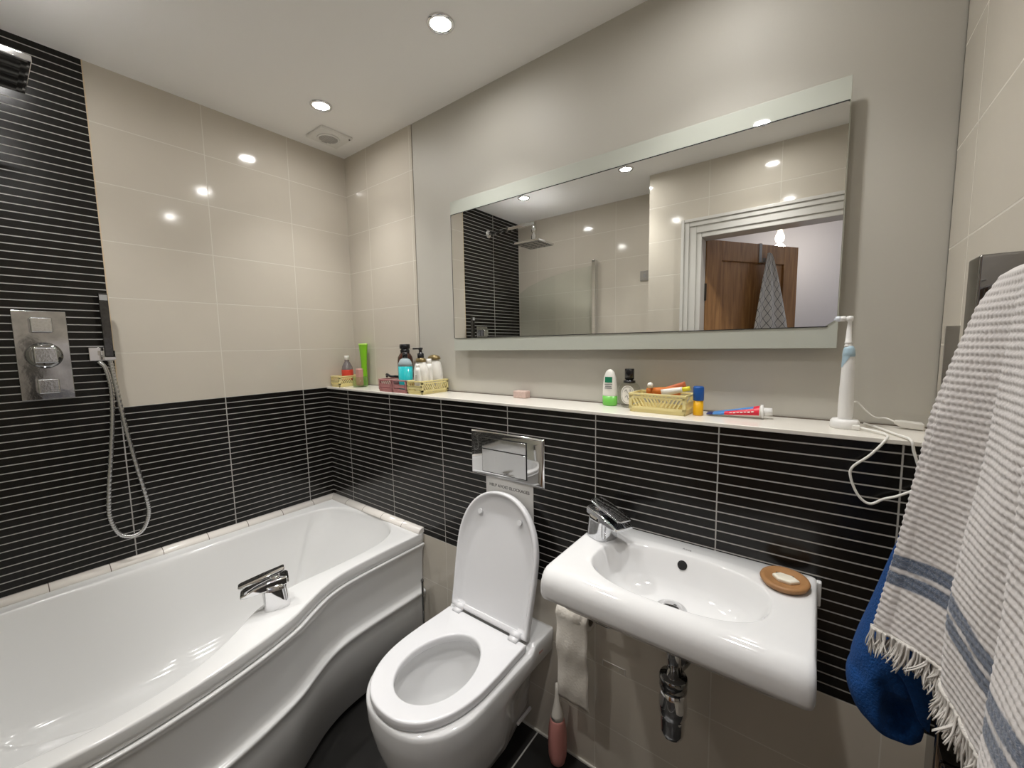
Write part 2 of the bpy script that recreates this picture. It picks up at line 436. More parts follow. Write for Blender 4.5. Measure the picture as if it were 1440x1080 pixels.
# white quarter-round trim pieces above the bath
def quarter(p, q, inward, r, m, name):
    bm = newbm(); p, q = Vector(p), Vector(q); rings = []
    for e in (p, q):
        ring = [e]
        for i in range(9):
            a = PI/2*i/8; ring.append(e+inward*r*math.sin(a)+Vector((0, 0, r*.72*math.cos(a))))
        rings.append(ring)
    loft(bm, rings, smooth=True); return struct(name, bm, m)
quarter((0, YB, .584), (0, YF, .584), Vector((1, 0, 0)), .030, trim_mat('Y'), 'trim_5')
quarter((0, YB, .584), (.722, YB, .584), Vector((0, -1, 0)), .030, trim_mat('X'), 'trim_6')

# ------------------------------------------------------------------ bath
RZ = .585
out_e = [(.012, YB-.002), (.30, YB-.002), (.60, YB-.002), (.722, YB-.002)] + v2(spline([(.724, -.19, 0), (.723, -.30, 0), (.724, -.43, 0), (.731, -.54, 0), (.753, -.62, 0), (.79, -.69, 0), (.832, -.765, 0), (.866, -.87, 0), (.888, -.97, 0), (.901, -1.06, 0), (.906, -1.14, 0), (.901, -1.23, 0), (.882, -1.33, 0), (.848, -1.43, 0), (.80, -1.53, 0), (.745, YF+.002, 0)], 6)) + [(.4, YF+.002), (.002, YF+.002)]
out_e[0] = (.002, YB-.002)
inn_e = v2(spline([(.125, -.262, 0), (.22, -.215, 0), (.33, -.194, 0), (.48, -.194, 0), (.585, -.235, 0), (.645, -.32, 0), (.664, -.43, 0), (.667, -.57, 0), (.664, -.67, 0), (.677, -.745, 0), (.70, -.805, 0), (.738, -.858, 0), (.786, -.918, 0), (.824, -.985, 0), (.847, -1.06, 0), (.855, -1.14, 0), (.85, -1.23, 0), (.825, -1.34, 0), (.765, -1.45, 0), (.65, -1.53, 0), (.48, -1.56, 0), (.28, -1.55, 0), (.155, -1.50, 0), (.09, -1.40, 0), (.075, -1.25, 0), (.078, -1.08, 0), (.085, -.92, 0), (.087, -.75, 0), (.086, -.55, 0), (.092, -.38, 0)], 6, True))
bath = thing('bathtub', 'white shower bath with curved front panel along the left tiled wall', 'bath', (.42, -.88, 0))
bc = (.42, -.88); NA = 320
ths = [2*PI*i/NA for i in range(NA)]
ths += [math.atan2(p[1]-bc[1], p[0]-bc[0]) % (2*PI) for p in ((.002, YB-.002), (.722, YB-.002), (.745, YF+.002), (.002, YF+.002))]
ths = sorted(set(ths))
ro = [cast(out_e, bc, t) for t in ths]; ri = [cast(inn_e, bc, t) for t in ths]
def pring(rs, z): return [(bc[0]+r*math.cos(t), bc[1]+r*math.sin(t), z if not callable(z) else z(t)) for r, t in zip(rs, ths)]
def smin(rs, k):                      # smooth radii round the ring
    for _ in range(k): rs = [(rs[i-1]+rs[i]*2+rs[(i+1) % len(rs)])/4 for i in range(len(rs))]
    return rs
rings = []
rings.append(pring([r-.016 for r in ro], .541)); rings.append(pring([r-.006 for r in ro], .541)); rings.append(pring([r-.003 for r in ro], .543)); rings.append(pring([r-.001 for r in ro], .560))
for k in range(7):
    a = PI/2*k/6; rings.append(pring([r-.0005-.0075*(1-math.cos(a)) for r in ro], .5775+.0075*math.sin(a)))
rings.append(pring([a*.5+b*.5 for a, b in zip(ro, ri)], RZ))
rings.append(pring([b+.004 for b in ri], RZ))
for dr, z in ((.0005, .5845), (-.003, .582), (-.008, .574), (-.013, .556)): rings.append(pring([b+dr for b in ri], z))
def deep(t): return .5-.5*math.cos(min(1, max(0, t))*PI)
rb = smin(ri, 6)
for k, (z, f) in enumerate(((.50, .03), (.43, .055), (.36, .08), (.29, .11), (.25, .14), (.225, .18), (.21, .23), (.203, .30))):
    rr = []
    for r, t in zip(rb, ths):
        end = max(0, math.sin(t))**3.5      # the sloping back rest at the far end
        rr.append(max(.05, r-.013-f*.62-end*f*1.4))
    rings.append(pring(smin(rr, 12), z))
rings.append(pring([r*.45 for r in rr], .198))
bm = newbm(); loft(bm, rings, cap0=False)
obj('tub', bm, 'white', bath)
# front panel with a stepped ridge
pan = [(p[0]-.004, p[1]) for p in v2(spline([(.722, YB-.003, 0), (.723, -.30, 0), (.724, -.43, 0), (.731, -.54, 0), (.753, -.62, 0), (.79, -.69, 0), (.832, -.765, 0), (.866, -.87, 0), (.888, -.97, 0), (.901, -1.06, 0), (.906, -1.14, 0), (.901, -1.23, 0), (.882, -1.33, 0), (.848, -1.43, 0), (.80, -1.53, 0), (.745, YF+.003, 0)], 8))]
def nrm(P, i):
    a, b = P[max(0, i-1)], P[min(len(P)-1, i+1)]; d = Vector((b[0]-a[0], b[1]-a[1])).normalized(); return Vector((-d.y, d.x))
bm = newbm(); secs = []
prof = [(-.02, .538), (.002, .538), (.0055, .5378), (.0078, .5366), (.0086, .5345), (.0082, .5315), (.006, .527), (.001, .519), (-.004, .508), (-.008, .49), (-.013, .42), (-.015, .36), (-.0145, .336), (-.011, .328), (-.003, .325), (.002, .3236), (.0045, .3212), (.005, .3175), (.0035, .312), (-.001, .303), (-.007, .29), (-.012, .26), (-.031, .035), (-.05, .030)]
for i, p in enumerate(pan):
    n = nrm(pan, i); n = n if n.x > 0 else -n
    secs.append([(p[0]+n.x*o, p[1]+n.y*o if 0 < i < len(pan)-1 else p[1], z) for o, z in prof])
loft(bm, secs, closed=False)
obj('front_panel', bm, 'white', bath)
bm = newbm(); secs = []
for i, p in enumerate(pan):
    n = nrm(pan, i); n = n if n.x > 0 else -n
    secs.append([(p[0]+n.x*o, p[1], z) for o, z in ((-.06, .0), (-.06, .06))])
loft(bm, secs, closed=False); obj('plinth_shade', bm, 'gapblack', bath)  # black sheet standing in for the shade in the recess below the panel

# ------------------------------------------------------------------ taps (one kind, two places)
def make_tap(name, label, loc, rz, m, fy=1., fz=1.):
    t = thing(name, label, 'tap', loc)
    bm = newbm()                                                   # oval column leaning forward a touch
    rings = []
    for z, s, dx in ((0, 1.0, 0), (.006, 1.0, 0), (.03, .97, .001), (.06, .95, .004), (.078, .96, .006)):
        rings.append([(dx+x*s, y*s, z) for x, y in superell(-.004, 0, .036, .027, 3.4, 40)])
    loft(bm, rings); obj('body', bm, m, t, shift=False)
    bm = newbm()                                                   # broad flat spout
    rings = []
    for x, w, zt, zb in ((-.040, .018, .094, .074), (-.034, .0235, .097, .072), (.01, .025, .094, .066), (.05, .0245, .084, .062), (.080, .023, .073, .060), (.088, .021, .070, .0605)):
        rings.append([(x, -w, zb+.003), (x, -w+.003, zb), (x, w-.003, zb), (x, w, zb+.003), (x, w, zt-.003), (x, w-.004, zt), (x, -w+.004, zt), (x, -w, zt-.003)])
    loft(bm, rings, smooth=False); obj('spout', bm, m, t, shift=False, bevel=.0015)
    bm = newbm(); lathe(bm, ((.016, .088), (.017, .096), (.014, .103), (.0, .105)), (-.006, 0, 0), 24); obj('cartridge', bm, m, t, shift=False)
    bm = newbm(); rings = []                                       # flat lever
    for x, w, z, th in ((-.030, .012, .120, .006), (-.026, .0165, .1195, .007), (.03, .0185, .108, .0065), (.085, .017, .096, .005), (.092, .012, .0945, .004)):
        rings.append([(x, -w, z-th), (x, w, z-th), (x, w, z), (x, w*.6, z+.0015), (x, -w*.6, z+.0015), (x, -w, z)])
    loft(bm, rings, smooth=False); obj('lever', bm, m, t, shift=False, bevel=.0015)
    t.rotation_euler = (0, 0, rz)
    for ch in t.children: ch.data.transform(Matrix.Diagonal((1, fy, fz, 1)))
    return t
make_tap('bath_tap', 'chrome waterfall tap with lever standing on the front bath rim', (.733, -.772, RZ), math.atan2(-.93, -.36), 'chrome')
tb = make_tap('basin_tap', 'water-spotted chrome tap with flat lever on left end of basin', (1.588, -.257, .845), math.radians(-27), 'spotchrome', 1.32, .84)

# ------------------------------------------------------------------ shower
sv = thing('shower_valve', 'chrome shower valve plate with three square knobs on black tiles', 'shower valve', (0, -1.13, 1.37))
bm = newbm(); box(bm, 0, .010, -1.189, -1.070, 1.226, 1.517); obj('plate', bm, mat('spotted_reflection_chrome', (.50, .50, .51), .07, metal=1., bump=.12, bscale=22, var=.55), sv, bevel=.002)  # noise in the colour: water spots plus painted contrast of reflections
for z, w in ((1.470, .024), (1.272, .024)):
    bm = newbm(); box(bm, .010, .050, -1.130-w, -1.130+w, z-w, z+w); obj('knob', bm, 'spotchrome', sv, bevel=.004)
bm = newbm(); lathe(bm, ((.040, 0), (.043, .006), (.040, .020), (.030, .022), (.0, .022)), (.010, -1.130, 1.372), 40, 'X'); obj('collar', bm, 'darkchrome', sv)
bm = newbm(); box(bm, .030, .058, -1.155, -1.103, 1.348, 1.398); obj('knob', bm, 'spotchrome', sv, bevel=.004)

ho = thing('shower_outlet', 'square chrome wall outlet and holder for the hand shower', 'holder', (0, -1.006, 1.372))
bm = newbm(); box(bm, 0, .022, -1.028, -.986, 1.349, 1.396); obj('outlet', bm, 'chrome', ho, bevel=.002)
bm = newbm(); box(bm, .022, .050, -1.003, -.990, 1.368, 1.384); obj('arm', bm, 'chrome', ho, bevel=.002)
bm = newbm(); box(bm, .0365, .0635, -.9975, -.9665, 1.352, 1.362); box(bm, .0365, .0635, -.9975, -.995, 1.362, 1.384); box(bm, .0365, .0635, -.969, -.9665, 1.362, 1.384); obj('cradle', bm, 'chrome', ho, bevel=.002)

hs = thing('hand_shower', 'slim square chrome hand shower with hose looping down to the bath', 'hand shower', (.05, -.982, 1.363))
bm = newbm(); box(bm, .040, .060, -.994, -.970, 1.363, 1.583); obj('handset', bm, mat('dark_reflection_chrome', (.10, .10, .105), .08, metal=1., bump=.1, bscale=90, var=.5), hs, bevel=.003)  # chrome with its dark reflections put into the base colour
bm = newbm(); box(bm, .0605, .0612, -.992, -.972, 1.558, 1.577); obj('spray_face', bm, 'grey', hs)
hp = spline([(.05, -.981, 1.350), (.052, -.974, 1.26), (.055, -.962, 1.12), (.055, -.944, .97), (.052, -.925, .83), (.05, -.924, .765), (.048, -.945, .712), (.046, -.977, .700), (.044, -1.008, .722), (.042, -1.026, .790), (.04, -1.021, .88), (.038, -1.005, 1.01), (.036, -.990, 1.14), (.034, -.984, 1.25), (.030, -.992, 1.32), (.020, -1.004, 1.345)], 24)
bm = newbm(); tube(bm, hp, [.0068+.0010*math.sin(i*2.1) for i in range(len(hp))], 10); obj('hose', bm, 'hose', hs)

rs = thing('rain_shower', 'square chrome overhead rain shower on a wall arm above the bath', 'shower head', (0, -1.235, 2.20))
bm = newbm(); lathe(bm, ((.030, 0), (.030, .006), (.022, .012), (.0, .012)), (0, -1.235, 2.215), 32, 'X'); obj('flange', bm, 'chrome', rs)
bm = newbm(); box(bm, .008, .425, -1.247, -1.223, 2.205, 2.227); obj('arm', bm, 'chrome', rs, bevel=.003)
bm = newbm(); lathe(bm, ((.009, 2.205), (.009, 2.190), (.016, 2.178), (.016, 2.165), (.010, 2.150), (.016, 2.135), (.018, 2.105), (.022, 2.082), (0, 2.082)), (.415, -1.235, 0), 24); obj('swivel', bm, 'chrome', rs)
bm = newbm(); box(bm, .325, .525, -1.325, -1.125, 2.068, 2.082); hd = obj('head', bm, 'chrome', rs, bevel=.002)
bm = newbm(); box(bm, .332, .518, -1.318, -1.132, 2.066, 2.0682)
for i in range(4):
    for j in range(4): box(bm, .342+i*.044, .376+i*.044, -1.308+j*.044, -1.274+j*.044, 2.0635, 2.066)
obj('spray_plate', bm, 'darkchrome', hd)

sc = thing('bath_screen', 'clear glass bath screen with chrome post, seen reflected in mirror', 'shower screen', (.70, -1.6, .6))
bm = newbm()
tp = [(.035, 1.80), (.12, 1.845), (.25, 1.885), (.40, 1.915), (.55, 1.935), (.69, 1.945)]
vs = [[(x, y, z) for x, z in ([(.035, .604), (.69, .604)]+tp[::-1])] for y in (-1.586, -1.592)]
loft(bm, vs, smooth=False); obj('glass_panel', bm, 'glass', sc)
bm = newbm(); box(bm, .690, .718, YF+.001, -1.580, .600, 1.985); obj('post', bm, 'chrome', sc, bevel=.004)

# ------------------------------------------------------------------ ceiling fittings
def make_downlight(label):
    d = thing('downlight', label, 'ceiling light', (0, 0, H), 'recessed downlights in the bathroom ceiling')
    bm = newbm(); lathe(bm, ((.043, 0), (.043, -.003), (.040, -.006), (.033, -.0065), (.0305, -.001), (.0305, 0)), (0, 0, 0), 48)
    obj('bezel', bm, 'chrome', d, shift=False)
    bm = newbm(); lathe(bm, ((.0302, -.0005), (.0302, -.0022), (.024, -.0032), (.0, -.0036)), (0, 0, 0), 32)
    obj('lens', bm, emis('lit_lamp_glass', (1, .98, .95), 200.), d, shift=False)
    return d
LP = [((.372, -.322), 'small lit downlight beside the ceiling fan over the bath end'), ((1.07, -.313), 'lit downlight nearest the top of the photo, above the toilet'),
      ((.400, -1.145), 'lit downlight by the shower head, seen at the mirror top left'), ((1.115, -1.145), 'lit downlight cut by the middle of the mirror top edge'),
      ((1.83, -.302), 'lit downlight over the basin, seen only as glint on tiles'), ((1.79, -1.06), 'lit downlight near the door, glinting in the mirror top strip')]
d0 = None
for i, (p, lab) in enumerate(LP):
    if i == 0: d0 = make_downlight(lab); d0.location = (*p, H)
    else: dup(d0, (*p, H), 0, lab)
    for nm, en, deg in (('lamp_beam', 25, 98),):
        l = bpy.data.lights.new(nm, 'SPOT'); l.energy = en; l.color = (1, .985, .962); l.shadow_soft_size = .028; l.spot_size = math.radians(deg); l.spot_blend = 1.0
        lo = bpy.data.objects.new(nm, l); C.objects.link(lo); lo.location = (*p, H-.012)

fan = thing('extractor_fan', 'white square extractor fan with round grille in ceiling corner', 'fan', (.165, -.172, H))
bm = newbm(); box(bm, .092, .236, -.248, -.096, H-.012, H); obj('cover', bm, 'plate', fan, bevel=.004)
bm = newbm(); lathe(bm, ((.050, H-.012), (.050, H-.016), (.044, H-.018), (.040, H-.013), (.0, H-.013)), (.160, -.175, 0), 40); obj('ring', bm, 'plate', fan)
bm = newbm()
for k in range(9): 
    x = .160-.038+k*.0095; h = math.sqrt(max(0, .040**2-(x-.160)**2)); box(bm, x-.002, x+.002, -.175-h, -.175+h, H-.0165, H-.0128)
obj('grille', bm, 'grille', fan)
bm = newbm(); lathe(bm, ((.004, H-.0118), (.004, H-.0135), (0, H-.0135)), (.226, -.108, 0), 12); obj('screw', bm, 'black', fan)

# ------------------------------------------------------------------ wall mirror
mi = thing('wall_mirror', 'long rectangular wall mirror with pale glass strips above and below', 'mirror', (1.44, -.03, 1.36))
bm = newbm(); box(bm, .90, 1.98, -.028, 0.0015, 1.45, 1.88); obj('backing_box', bm, 'grey', mi)
bm = newbm(); box(bm, .806, 2.079, -.034, -.028, 1.359, 1.967); obj('glass_border', bm, 'frost', mi, bevel=.001)
bm = newbm()
pl = [(.812, 1.4115), (2.055, 1.4115), (2.076, 1.427), (2.077, 1.909), (2.073, 1.913), (.818, 1.913), (.811, 1.907)]
loft(bm, [[(x, y, z) for x, z in pl] for y in (-.034, -.0355)], smooth=False); obj('mirror_glass', bm, 'mirror', mi)
bm = newbm()
box(bm, .808, 2.077, -.0357, -.034, 1.9128, 1.9155); box(bm, .8085, .8112, -.0357, -.034, 1.412, 1.9128); box(bm, .812, 2.06, -.0357, -.034, 1.4095, 1.4113)
obj('edge_line', bm, 'gapblack', mi)

# ------------------------------------------------------------------ flush plate and notice
fp = thing('flush_plate', 'chrome dual flush plate on black tiles above the toilet', 'flush plate', (1.18, YB, .98))
bm = newbm(); X0, X1, Z0, Z1 = 1.020, 1.343, .903, 1.070
rings = [[(x, y, z) for x, z in ((X0+d, Z0+d), (X1-d, Z0+d), (X1-d, Z1-d), (X0+d, Z1-d))] for d, y in ((0, YB), (0, YB-.004), (.006, YB-.010), (.022, YB-.014))]
loft(bm, rings, smooth=False); obj('frame', bm, 'chrome', fp, bevel=.0015)
bm = newbm(); box(bm, 1.080, 1.280, YB-.0145, YB-.0139, .922, 1.052); obj('button_gap', bm, 'gapblack', fp)
bm = newbm(); box(bm, 1.083, 1.277, YB-.0175, YB-.0145, 1.010, 1.049); obj('button', bm, 'chrome', fp, bevel=.001)
bm = newbm(); box(bm, 1.083, 1.277, YB-.0175, YB-.0145, .925, 1.007); obj('button', bm, 'chrome', fp, bevel=.001)

no = thing('notice_plate', 'pale notice reading HELP AVOID BLOCKAGES behind the raised lid', 'sign', (1.19, YB, .80))
bm = newbm(); box(bm, 1.086, 1.295, YB-.002, YB, .70, .902); obj('card', bm, 'signpaper', no)
RX = Matrix.Rotation(PI/2, 4, 'X')
text('lettering', 'HELP AVOID BLOCKAGES', .0155, 'ink', Matrix.Translation((1.191, YB-.0023, .874)) @ RX, no)
bm = newbm(); lathe(bm, ((.007, 0), (.007, .0006), (0, .0006)), (1.191, YB-.002, .846), 16, 'Y'); obj('printed_mark', bm, 'ink', no)

# ------------------------------------------------------------------ toilet
TX = 1.180
to = thing('toilet', 'white wall-hung toilet with its lid raised beside the bath', 'toilet', (TX, -.44, .06))
def plan(w, yb, yf, wb=None, n=26, nose=.20, fl=2.3):
    """closed outline: straight back, sides, rounded nose"""
    wb = w if wb is None else wb; ym = yf+nose; out = []
    m = 14
    for i in range(m):
        s = i/m; s2 = s*s*(3-2*s); out.append((TX+wb+(w-wb)*min(1, s2*1.15), yb+(ym-yb)*s))
    for i in range(2*n+1):
        a = PI*i/(2*n); c, s = math.cos(a), math.sin(a)
        out.append((TX+w*math.copysign(abs(c)**(2/fl), c), ym-nose*abs(s)**(2/fl)))
    for i in range(m, 0, -1):
        s = (i-1)/m; s2 = s*s*(3-2*s); out.append((TX-wb-(w-wb)*min(1, s2*1.15), yb+(ym-yb)*s))
    return out
def egg(w, yb, yf, n):
    cy = (yb+yf)/2; h = (yb-yf)/2; out = []
    for i in range(n):
        a = PI/2 - 2*PI*i/n; s = math.sin(a); out.append((TX+.008+w*math.cos(a)*(1-.08*s), cy+h*s))
    return out
tc_ = (TX, -.50)
def polar(poly, c, N=160, extra=()):
    return [(c[0]+cast(poly, c, t)*math.cos(t), c[1]+cast(poly, c, t)*math.sin(t)) for t in sorted([2*PI*i/N for i in range(N)]+list(extra))]
ex = [math.atan2(YB-tc_[1], s*.19) % (2*PI) for s in (1, -1)]
def R3(poly, z, zb=None):
    def up(y):
        q = min(1, max(0, (y+.292)/.016)); return .020*q*q*(3-2*q) if z > .36 else 0
    return [(x, y, z+up(y)) for x, y in polar(poly, tc_, 260, ex)]
bm = newbm(); rings = []
for z, w, yf, wb in ((.066, .085, -.52, .070), (.072, .105, -.56, .082), (.10, .125, -.61, .085), (.16, .150, -.655, .090), (.22, .166, -.684, .100), (.28, .176, -.701, .118), (.315, .181, -.708, .140), (.335, .184, -.712, .170), (.350, .186, -.714, .187), (.39, .188, -.716, .190), (.402, .187, -.715, .189), (.406, .184, -.712, .187)):
    rings.append(R3(plan(w, YB, yf, wb), z))
rings.append(R3(plan(.168, YB-.014, -.700, .170), .4085)); rings.append(R3(plan(.155, -.33, -.690, .145), .4085))
for w, yb, yf, z in ((.136, -.344, -.680, .4085), (.134, -.346, -.678, .402), (.133, -.347, -.677, .385), (.136, -.344, -.680, .372), (.132, -.348, -.674, .352), (.114, -.368, -.655, .315), (.102, -.382, -.635, .265), (.084, -.405, -.605, .225), (.055, -.44, -.56, .205)):
    rings.append([(x, y, z) for x, y in polar(egg(w, yb, yf, 90), tc_, 260, ex)])
rings.append([(x, y, .20) for x, y in polar(egg(.01, -.49, -.51, 90), tc_, 260, ex)])
loft(bm, rings); pn = obj('pan', bm, 'ceramic', to)
text('maker_mark', 'Roca', .011, mat('rust_print', (.45, .10, .06), .5), Matrix.Translation((TX+.1886, -.245, .388)) @ Matrix.Rotation(PI/2, 4, 'Z') @ RX, pn)
bm = newbm()
SW = .174
def seat_out(d, z): return [(x, y, z) for x, y in polar(plan(SW-d, -.300-d*.3, -.712+d, SW-.004-d, nose=.235), tc_, 160)]
rings = [seat_out(.006, .411), seat_out(.001, .413), seat_out(0, .416), seat_out(0, .4325), seat_out(.0012, .4355), seat_out(.0035, .437), seat_out(.007, .4375)]
for w, yb, yf, z in ((.1125, -.3695, -.6625, .4375), (.1095, -.3725, -.6595, .4365), (.1075, -.3745, -.6575, .434), (.1065, -.3755, -.6565, .430), (.1065, -.3755, -.6565, .415), (.109, -.373, -.659, .411)):
    rings.append([(x, y, z) for x, y in polar(egg(w, yb, yf, 90), tc_, 160)])
rings.append(rings[0]); loft(bm, rings, cap0=False, cap1=False); obj('seat', bm, 'seat', to)
# raised lid
hy, hz = -.290, .440; Tn = Vector((0, .092, .430)).normalized(); Nn = Vector((0, -Tn.z, Tn.y))
def lidpt(u, t, n): return Vector((TX+u, hy, hz)) + Tn*t + Nn*n
LL = .436
def lid_out(d, n):
    p = plan(SW-d, -.300+(0 if d == 0 else -d), -.300-LL+d, SW-.006-d, nose=.21, fl=2.15)
    return [lidpt(x-TX, -.300-y, n) for x, y in p]
def lid_out2(d, dt, n):
    p = plan(SW-d, -.300-.012, -.300-LL+dt, SW-.006-d, nose=.19, fl=2.15)
    return [lidpt(x-TX, -.300-y, n) for x, y in p]
bm = newbm()
loft(bm, [lid_out(.004, -.018), lid_out(0, -.012), lid_out(0, .004), lid_out(.002, .007), lid_out(.007, .008), lid_out(.011, .005), lid_out(.015, -.002), lid_out2(.020, .035, -.006), lid_out2(.026, .075, -.012), lid_out2(.05, .11, -.0125)])
ld = obj('lid', bm, 'seat', to)
for sx in (-1, 1):
    bm = newbm(); c = lidpt(sx*.088, .352, -.006)
    tube(bm, [c, c+Nn*.006], .009, 16); obj('buffer', bm, 'seat', ld)
for sx in (-1, 1):
    bm = newbm(); tube(bm, [(TX+sx*.125-.018, -.293, .447), (TX+sx*.125+.018, -.293, .447)], .011, 20)
    box(bm, TX+sx*.125-.016, TX+sx*.125+.016, -.318, -.292, .436, .446); obj('hinge', bm, 'seat', to, smooth=True)
bm = newbm(); box(bm, TX+.112, TX+.122, -.285, -.205, .112, .124); obj('side_cover', bm, 'seat', to, bevel=.004)

# ------------------------------------------------------------------ toilet roll, brush rod, squeeze bottle
hr = thing('roll_holder', 'small chrome toilet roll holder on wall under the basin', 'holder', (1.545, YB, .555))
bm = newbm(); tube(bm, spline([(1.425, -.222, .556), (1.56, -.222, .556), (1.588, -.222, .556), (1.604, -.210, .556), (1.607, YB-.004, .556)], 8), .006, 12); obj('arm', bm, 'chrome', hr)
bm = newbm(); lathe(bm, ((.020, 0), (.020, .006), (.012, .010), (0, .010)), (1.607, YB, .556), 24, 'Y'); obj('rose', bm, 'chrome', hr)
tr = thing('toilet_roll', 'nearly used white toilet roll with long sheet hanging down', 'toilet paper', (1.485, -.222, .556))
bm = newbm(); n = 40
lathe(bm, ((.0205, -.052), (.034, -.052), (.034, .052), (.0205, .052), (.0205, -.052)), (1.485, -.222, .556), n, 'X'); obj('roll', bm, 'tissue', tr)
bm = newbm(); lathe(bm, ((.018, -.0515), (.0205, -.0515), (.0205, .0515), (.018, .0515), (.018, -.0515)), (1.485, -.222, .556), n, 'X'); obj('cardboard_core', bm, mat('grey_cardboard', (.22, .18, .14), .8), tr)
bm = newbm(); P = []
for a in range(0, 91, 15): P.append((-.222-.0348*math.sin(math.radians(a)), .556+.0348*math.cos(math.radians(a))))
for k in range(1, 25):
    z = .556-k*.0122; P.append((-.2568+.004*math.sin(k*.55)+.0006*k, z))
secs = []
for i, (y, z) in enumerate(P):
    nx = 10; w = .0525
    secs.append([(1.485-w+2*w*j/nx, y+.0012*math.sin(j*1.3+i*.8), z) for j in range(nx+1)])
loft(bm, secs, closed=False); so = obj('hanging_sheet', bm, 'tissue', tr)
s_ = so.modifiers.new('solid', 'SOLIDIFY'); s_.thickness = .0008

br = thing('toilet_brush', 'slim chrome brush rod standing between bath panel and toilet', 'toilet brush', (.755, -.215, 0))
bm = newbm(); lathe(bm, ((.032, 0), (.034, .004), (.034, .10), (.030, .105), (0, .105)), (.755, -.215, 0), 32); obj('holder', bm, 'chrome', br)
bm = newbm(); lathe(bm, ((.005, .10), (.005, .390), (.0065, .393), (.0065, .402), (.003, .406), (0, .406)), (.755, -.215, 0), 16); obj('rod', bm, 'darkchrome', br)

sq = thing('squeeze_bottle', 'pink squeeze bottle with white tapered nozzle on floor under the basin', 'bottle', (1.416, -.224, 0))
bm = newbm(); lathe(bm, ((0, 0), (.016, .002), (.024, .012), (.0295, .035), (.031, .07), (.0305, .105), (.028, .135), (.0235, .158), (.0205, .166)), (1.416, -.224, 0), 32); obj('body', bm, 'bpink', sq)
bm = newbm(); lathe(bm, ((.021, .165), (.0185, .18), (.0125, .208), (.0085, .235), (.0065, .26), (.0055, .285), (0, .287)), (1.416, -.224, 0), 28); obj('nozzle', bm, 'tissue', sq)
bm = newbm(); box(bm, 1.405, 1.419, -.2445, -.2430, .171, .1725); obj('printed_line', bm, 'ink', sq)

# access hatch outline in the boxing
bm = newbm()
for x0, x1, z0, z1 in ((1.548, 1.622, .3945, .3965), (1.548, 1.550, .376, .3965), (1.620, 1.622, .376, .3965)): box(bm, x0, x1, YB-.0012, YB, z0, z1)
struct('trim_7', bm, 'doorwhite')

# ------------------------------------------------------------------ basin
sk = thing('wash_basin', 'white wall-hung rectangular basin with oval bowl on black tiles', 'basin', (1.80, YB, .75))
scn = (1.80, -.345); SX0, SX1, SYF = 1.535, 2.068, -.503
sxe = [math.atan2(y-scn[1], x-scn[0]) % (2*PI) for x, y in ((SX0, YB), (SX1, YB))]
def sring(side, front, z, r=.012):
    return [(x, y, z) for x, y in polar(rounded(SX0+side, SX1-side, SYF+front, YB, [.003, .003, r, r]), scn, 240, sxe)]
def bring(d, z, e=2.5, k=0):
    return [(x, y-k, z) for x, y in polar(superell(1.802, -.347, .190-d, .113-d*.9, e, 120), scn, 240, sxe)]
rings = [sring(.05, .10, .70, .03), sring(.03, .05, .735, .03), sring(.012, .020, .766, .025), sring(.006, .010, .770), sring(.002, .003, .776), sring(0, 0, .786), sring(0, 0, .806), sring(.0003, .002, .818), sring(.0008, .006, .827), sring(.0015, .012, .835), sring(.003, .020, .841), sring(.006, .029, .8446), sring(.012, .036, .8455)]
rings += [bring(-.004, .8455), bring(-.001, .8448), bring(.001, .842), bring(.006, .835), bring(.016, .810), bring(.027, .785), bring(.038, .768), bring(.055, .757), bring(.085, .752, 2.2), bring(.105, .751, 2.)]
bm = newbm(); loft(bm, rings); obj('bowl', bm, 'ceramic', sk)
bm = newbm(); box(bm, SX1-.004, SX1+.006, YB-.014, YB, .785, .842); obj('end_flange', bm, 'ceramic', sk, bevel=.003)
bm = newbm(); nn = Vector((0, -.93, .36)).normalized(); c0 = Vector((1.796, -.2445, .822)); tube(bm, [c0-nn*.004, c0+nn*.0012], .0115, 24); obj('overflow_hole', bm, 'gapblack', sk)
bm = newbm(); lathe(bm, ((.036, .7515), (.036, .756), (.033, .758), (.028, .756), (.0265, .757), (.024, .764), (.012, .768), (0, .768)), (1.795, -.335, 0), 36); obj('waste', bm, 'chrome', sk)
text('maker_mark', 'Roca', .011, 'greymark', Matrix.Translation((1.797, -.205, .8459)), sk)

tp_ = thing('bottle_trap', 'chrome bottle trap hanging under the basin', 'trap', (1.795, -.30, .42))
bm = newbm(); lathe(bm, ((.0175, .699), (.0175, .545), (0, .545)), (1.795, -.30, 0), 28); obj('tailpiece', bm, 'chrome', tp_)
bm = newbm(); lathe(bm, ((.0, .564), (.031, .564), (.033, .560), (.033, .548), (.030, .544), (.0325, .538), (.0325, .530), (0, .530)), (1.795, -.30, 0), 32); obj('nut', bm, 'darkchrome', tp_)
bm = newbm(); lathe(bm, ((.029, .531), (.031, .515), (.0335, .49), (.0335, .468), (.029, .462), (.029, .456), (.0285, .42), (.026, .408), (.020, .404), (0, .403)), (1.795, -.30, 0), 36); obj('cup', bm, 'chrome', tp_)
bm = newbm(); tube(bm, spline([(1.80, -.285, .575), (1.81, -.25, .578), (1.815, YB, .580)], 8), .014, 18); obj('outlet_pipe', bm, 'darkchrome', tp_)
bm = newbm(); lathe(bm, ((.034, 0), (.034, .004), (.022, .014), (0, .014)), (1.815, YB, .580), 28, 'Y'); obj('wall_rose', bm, 'chrome', tp_)

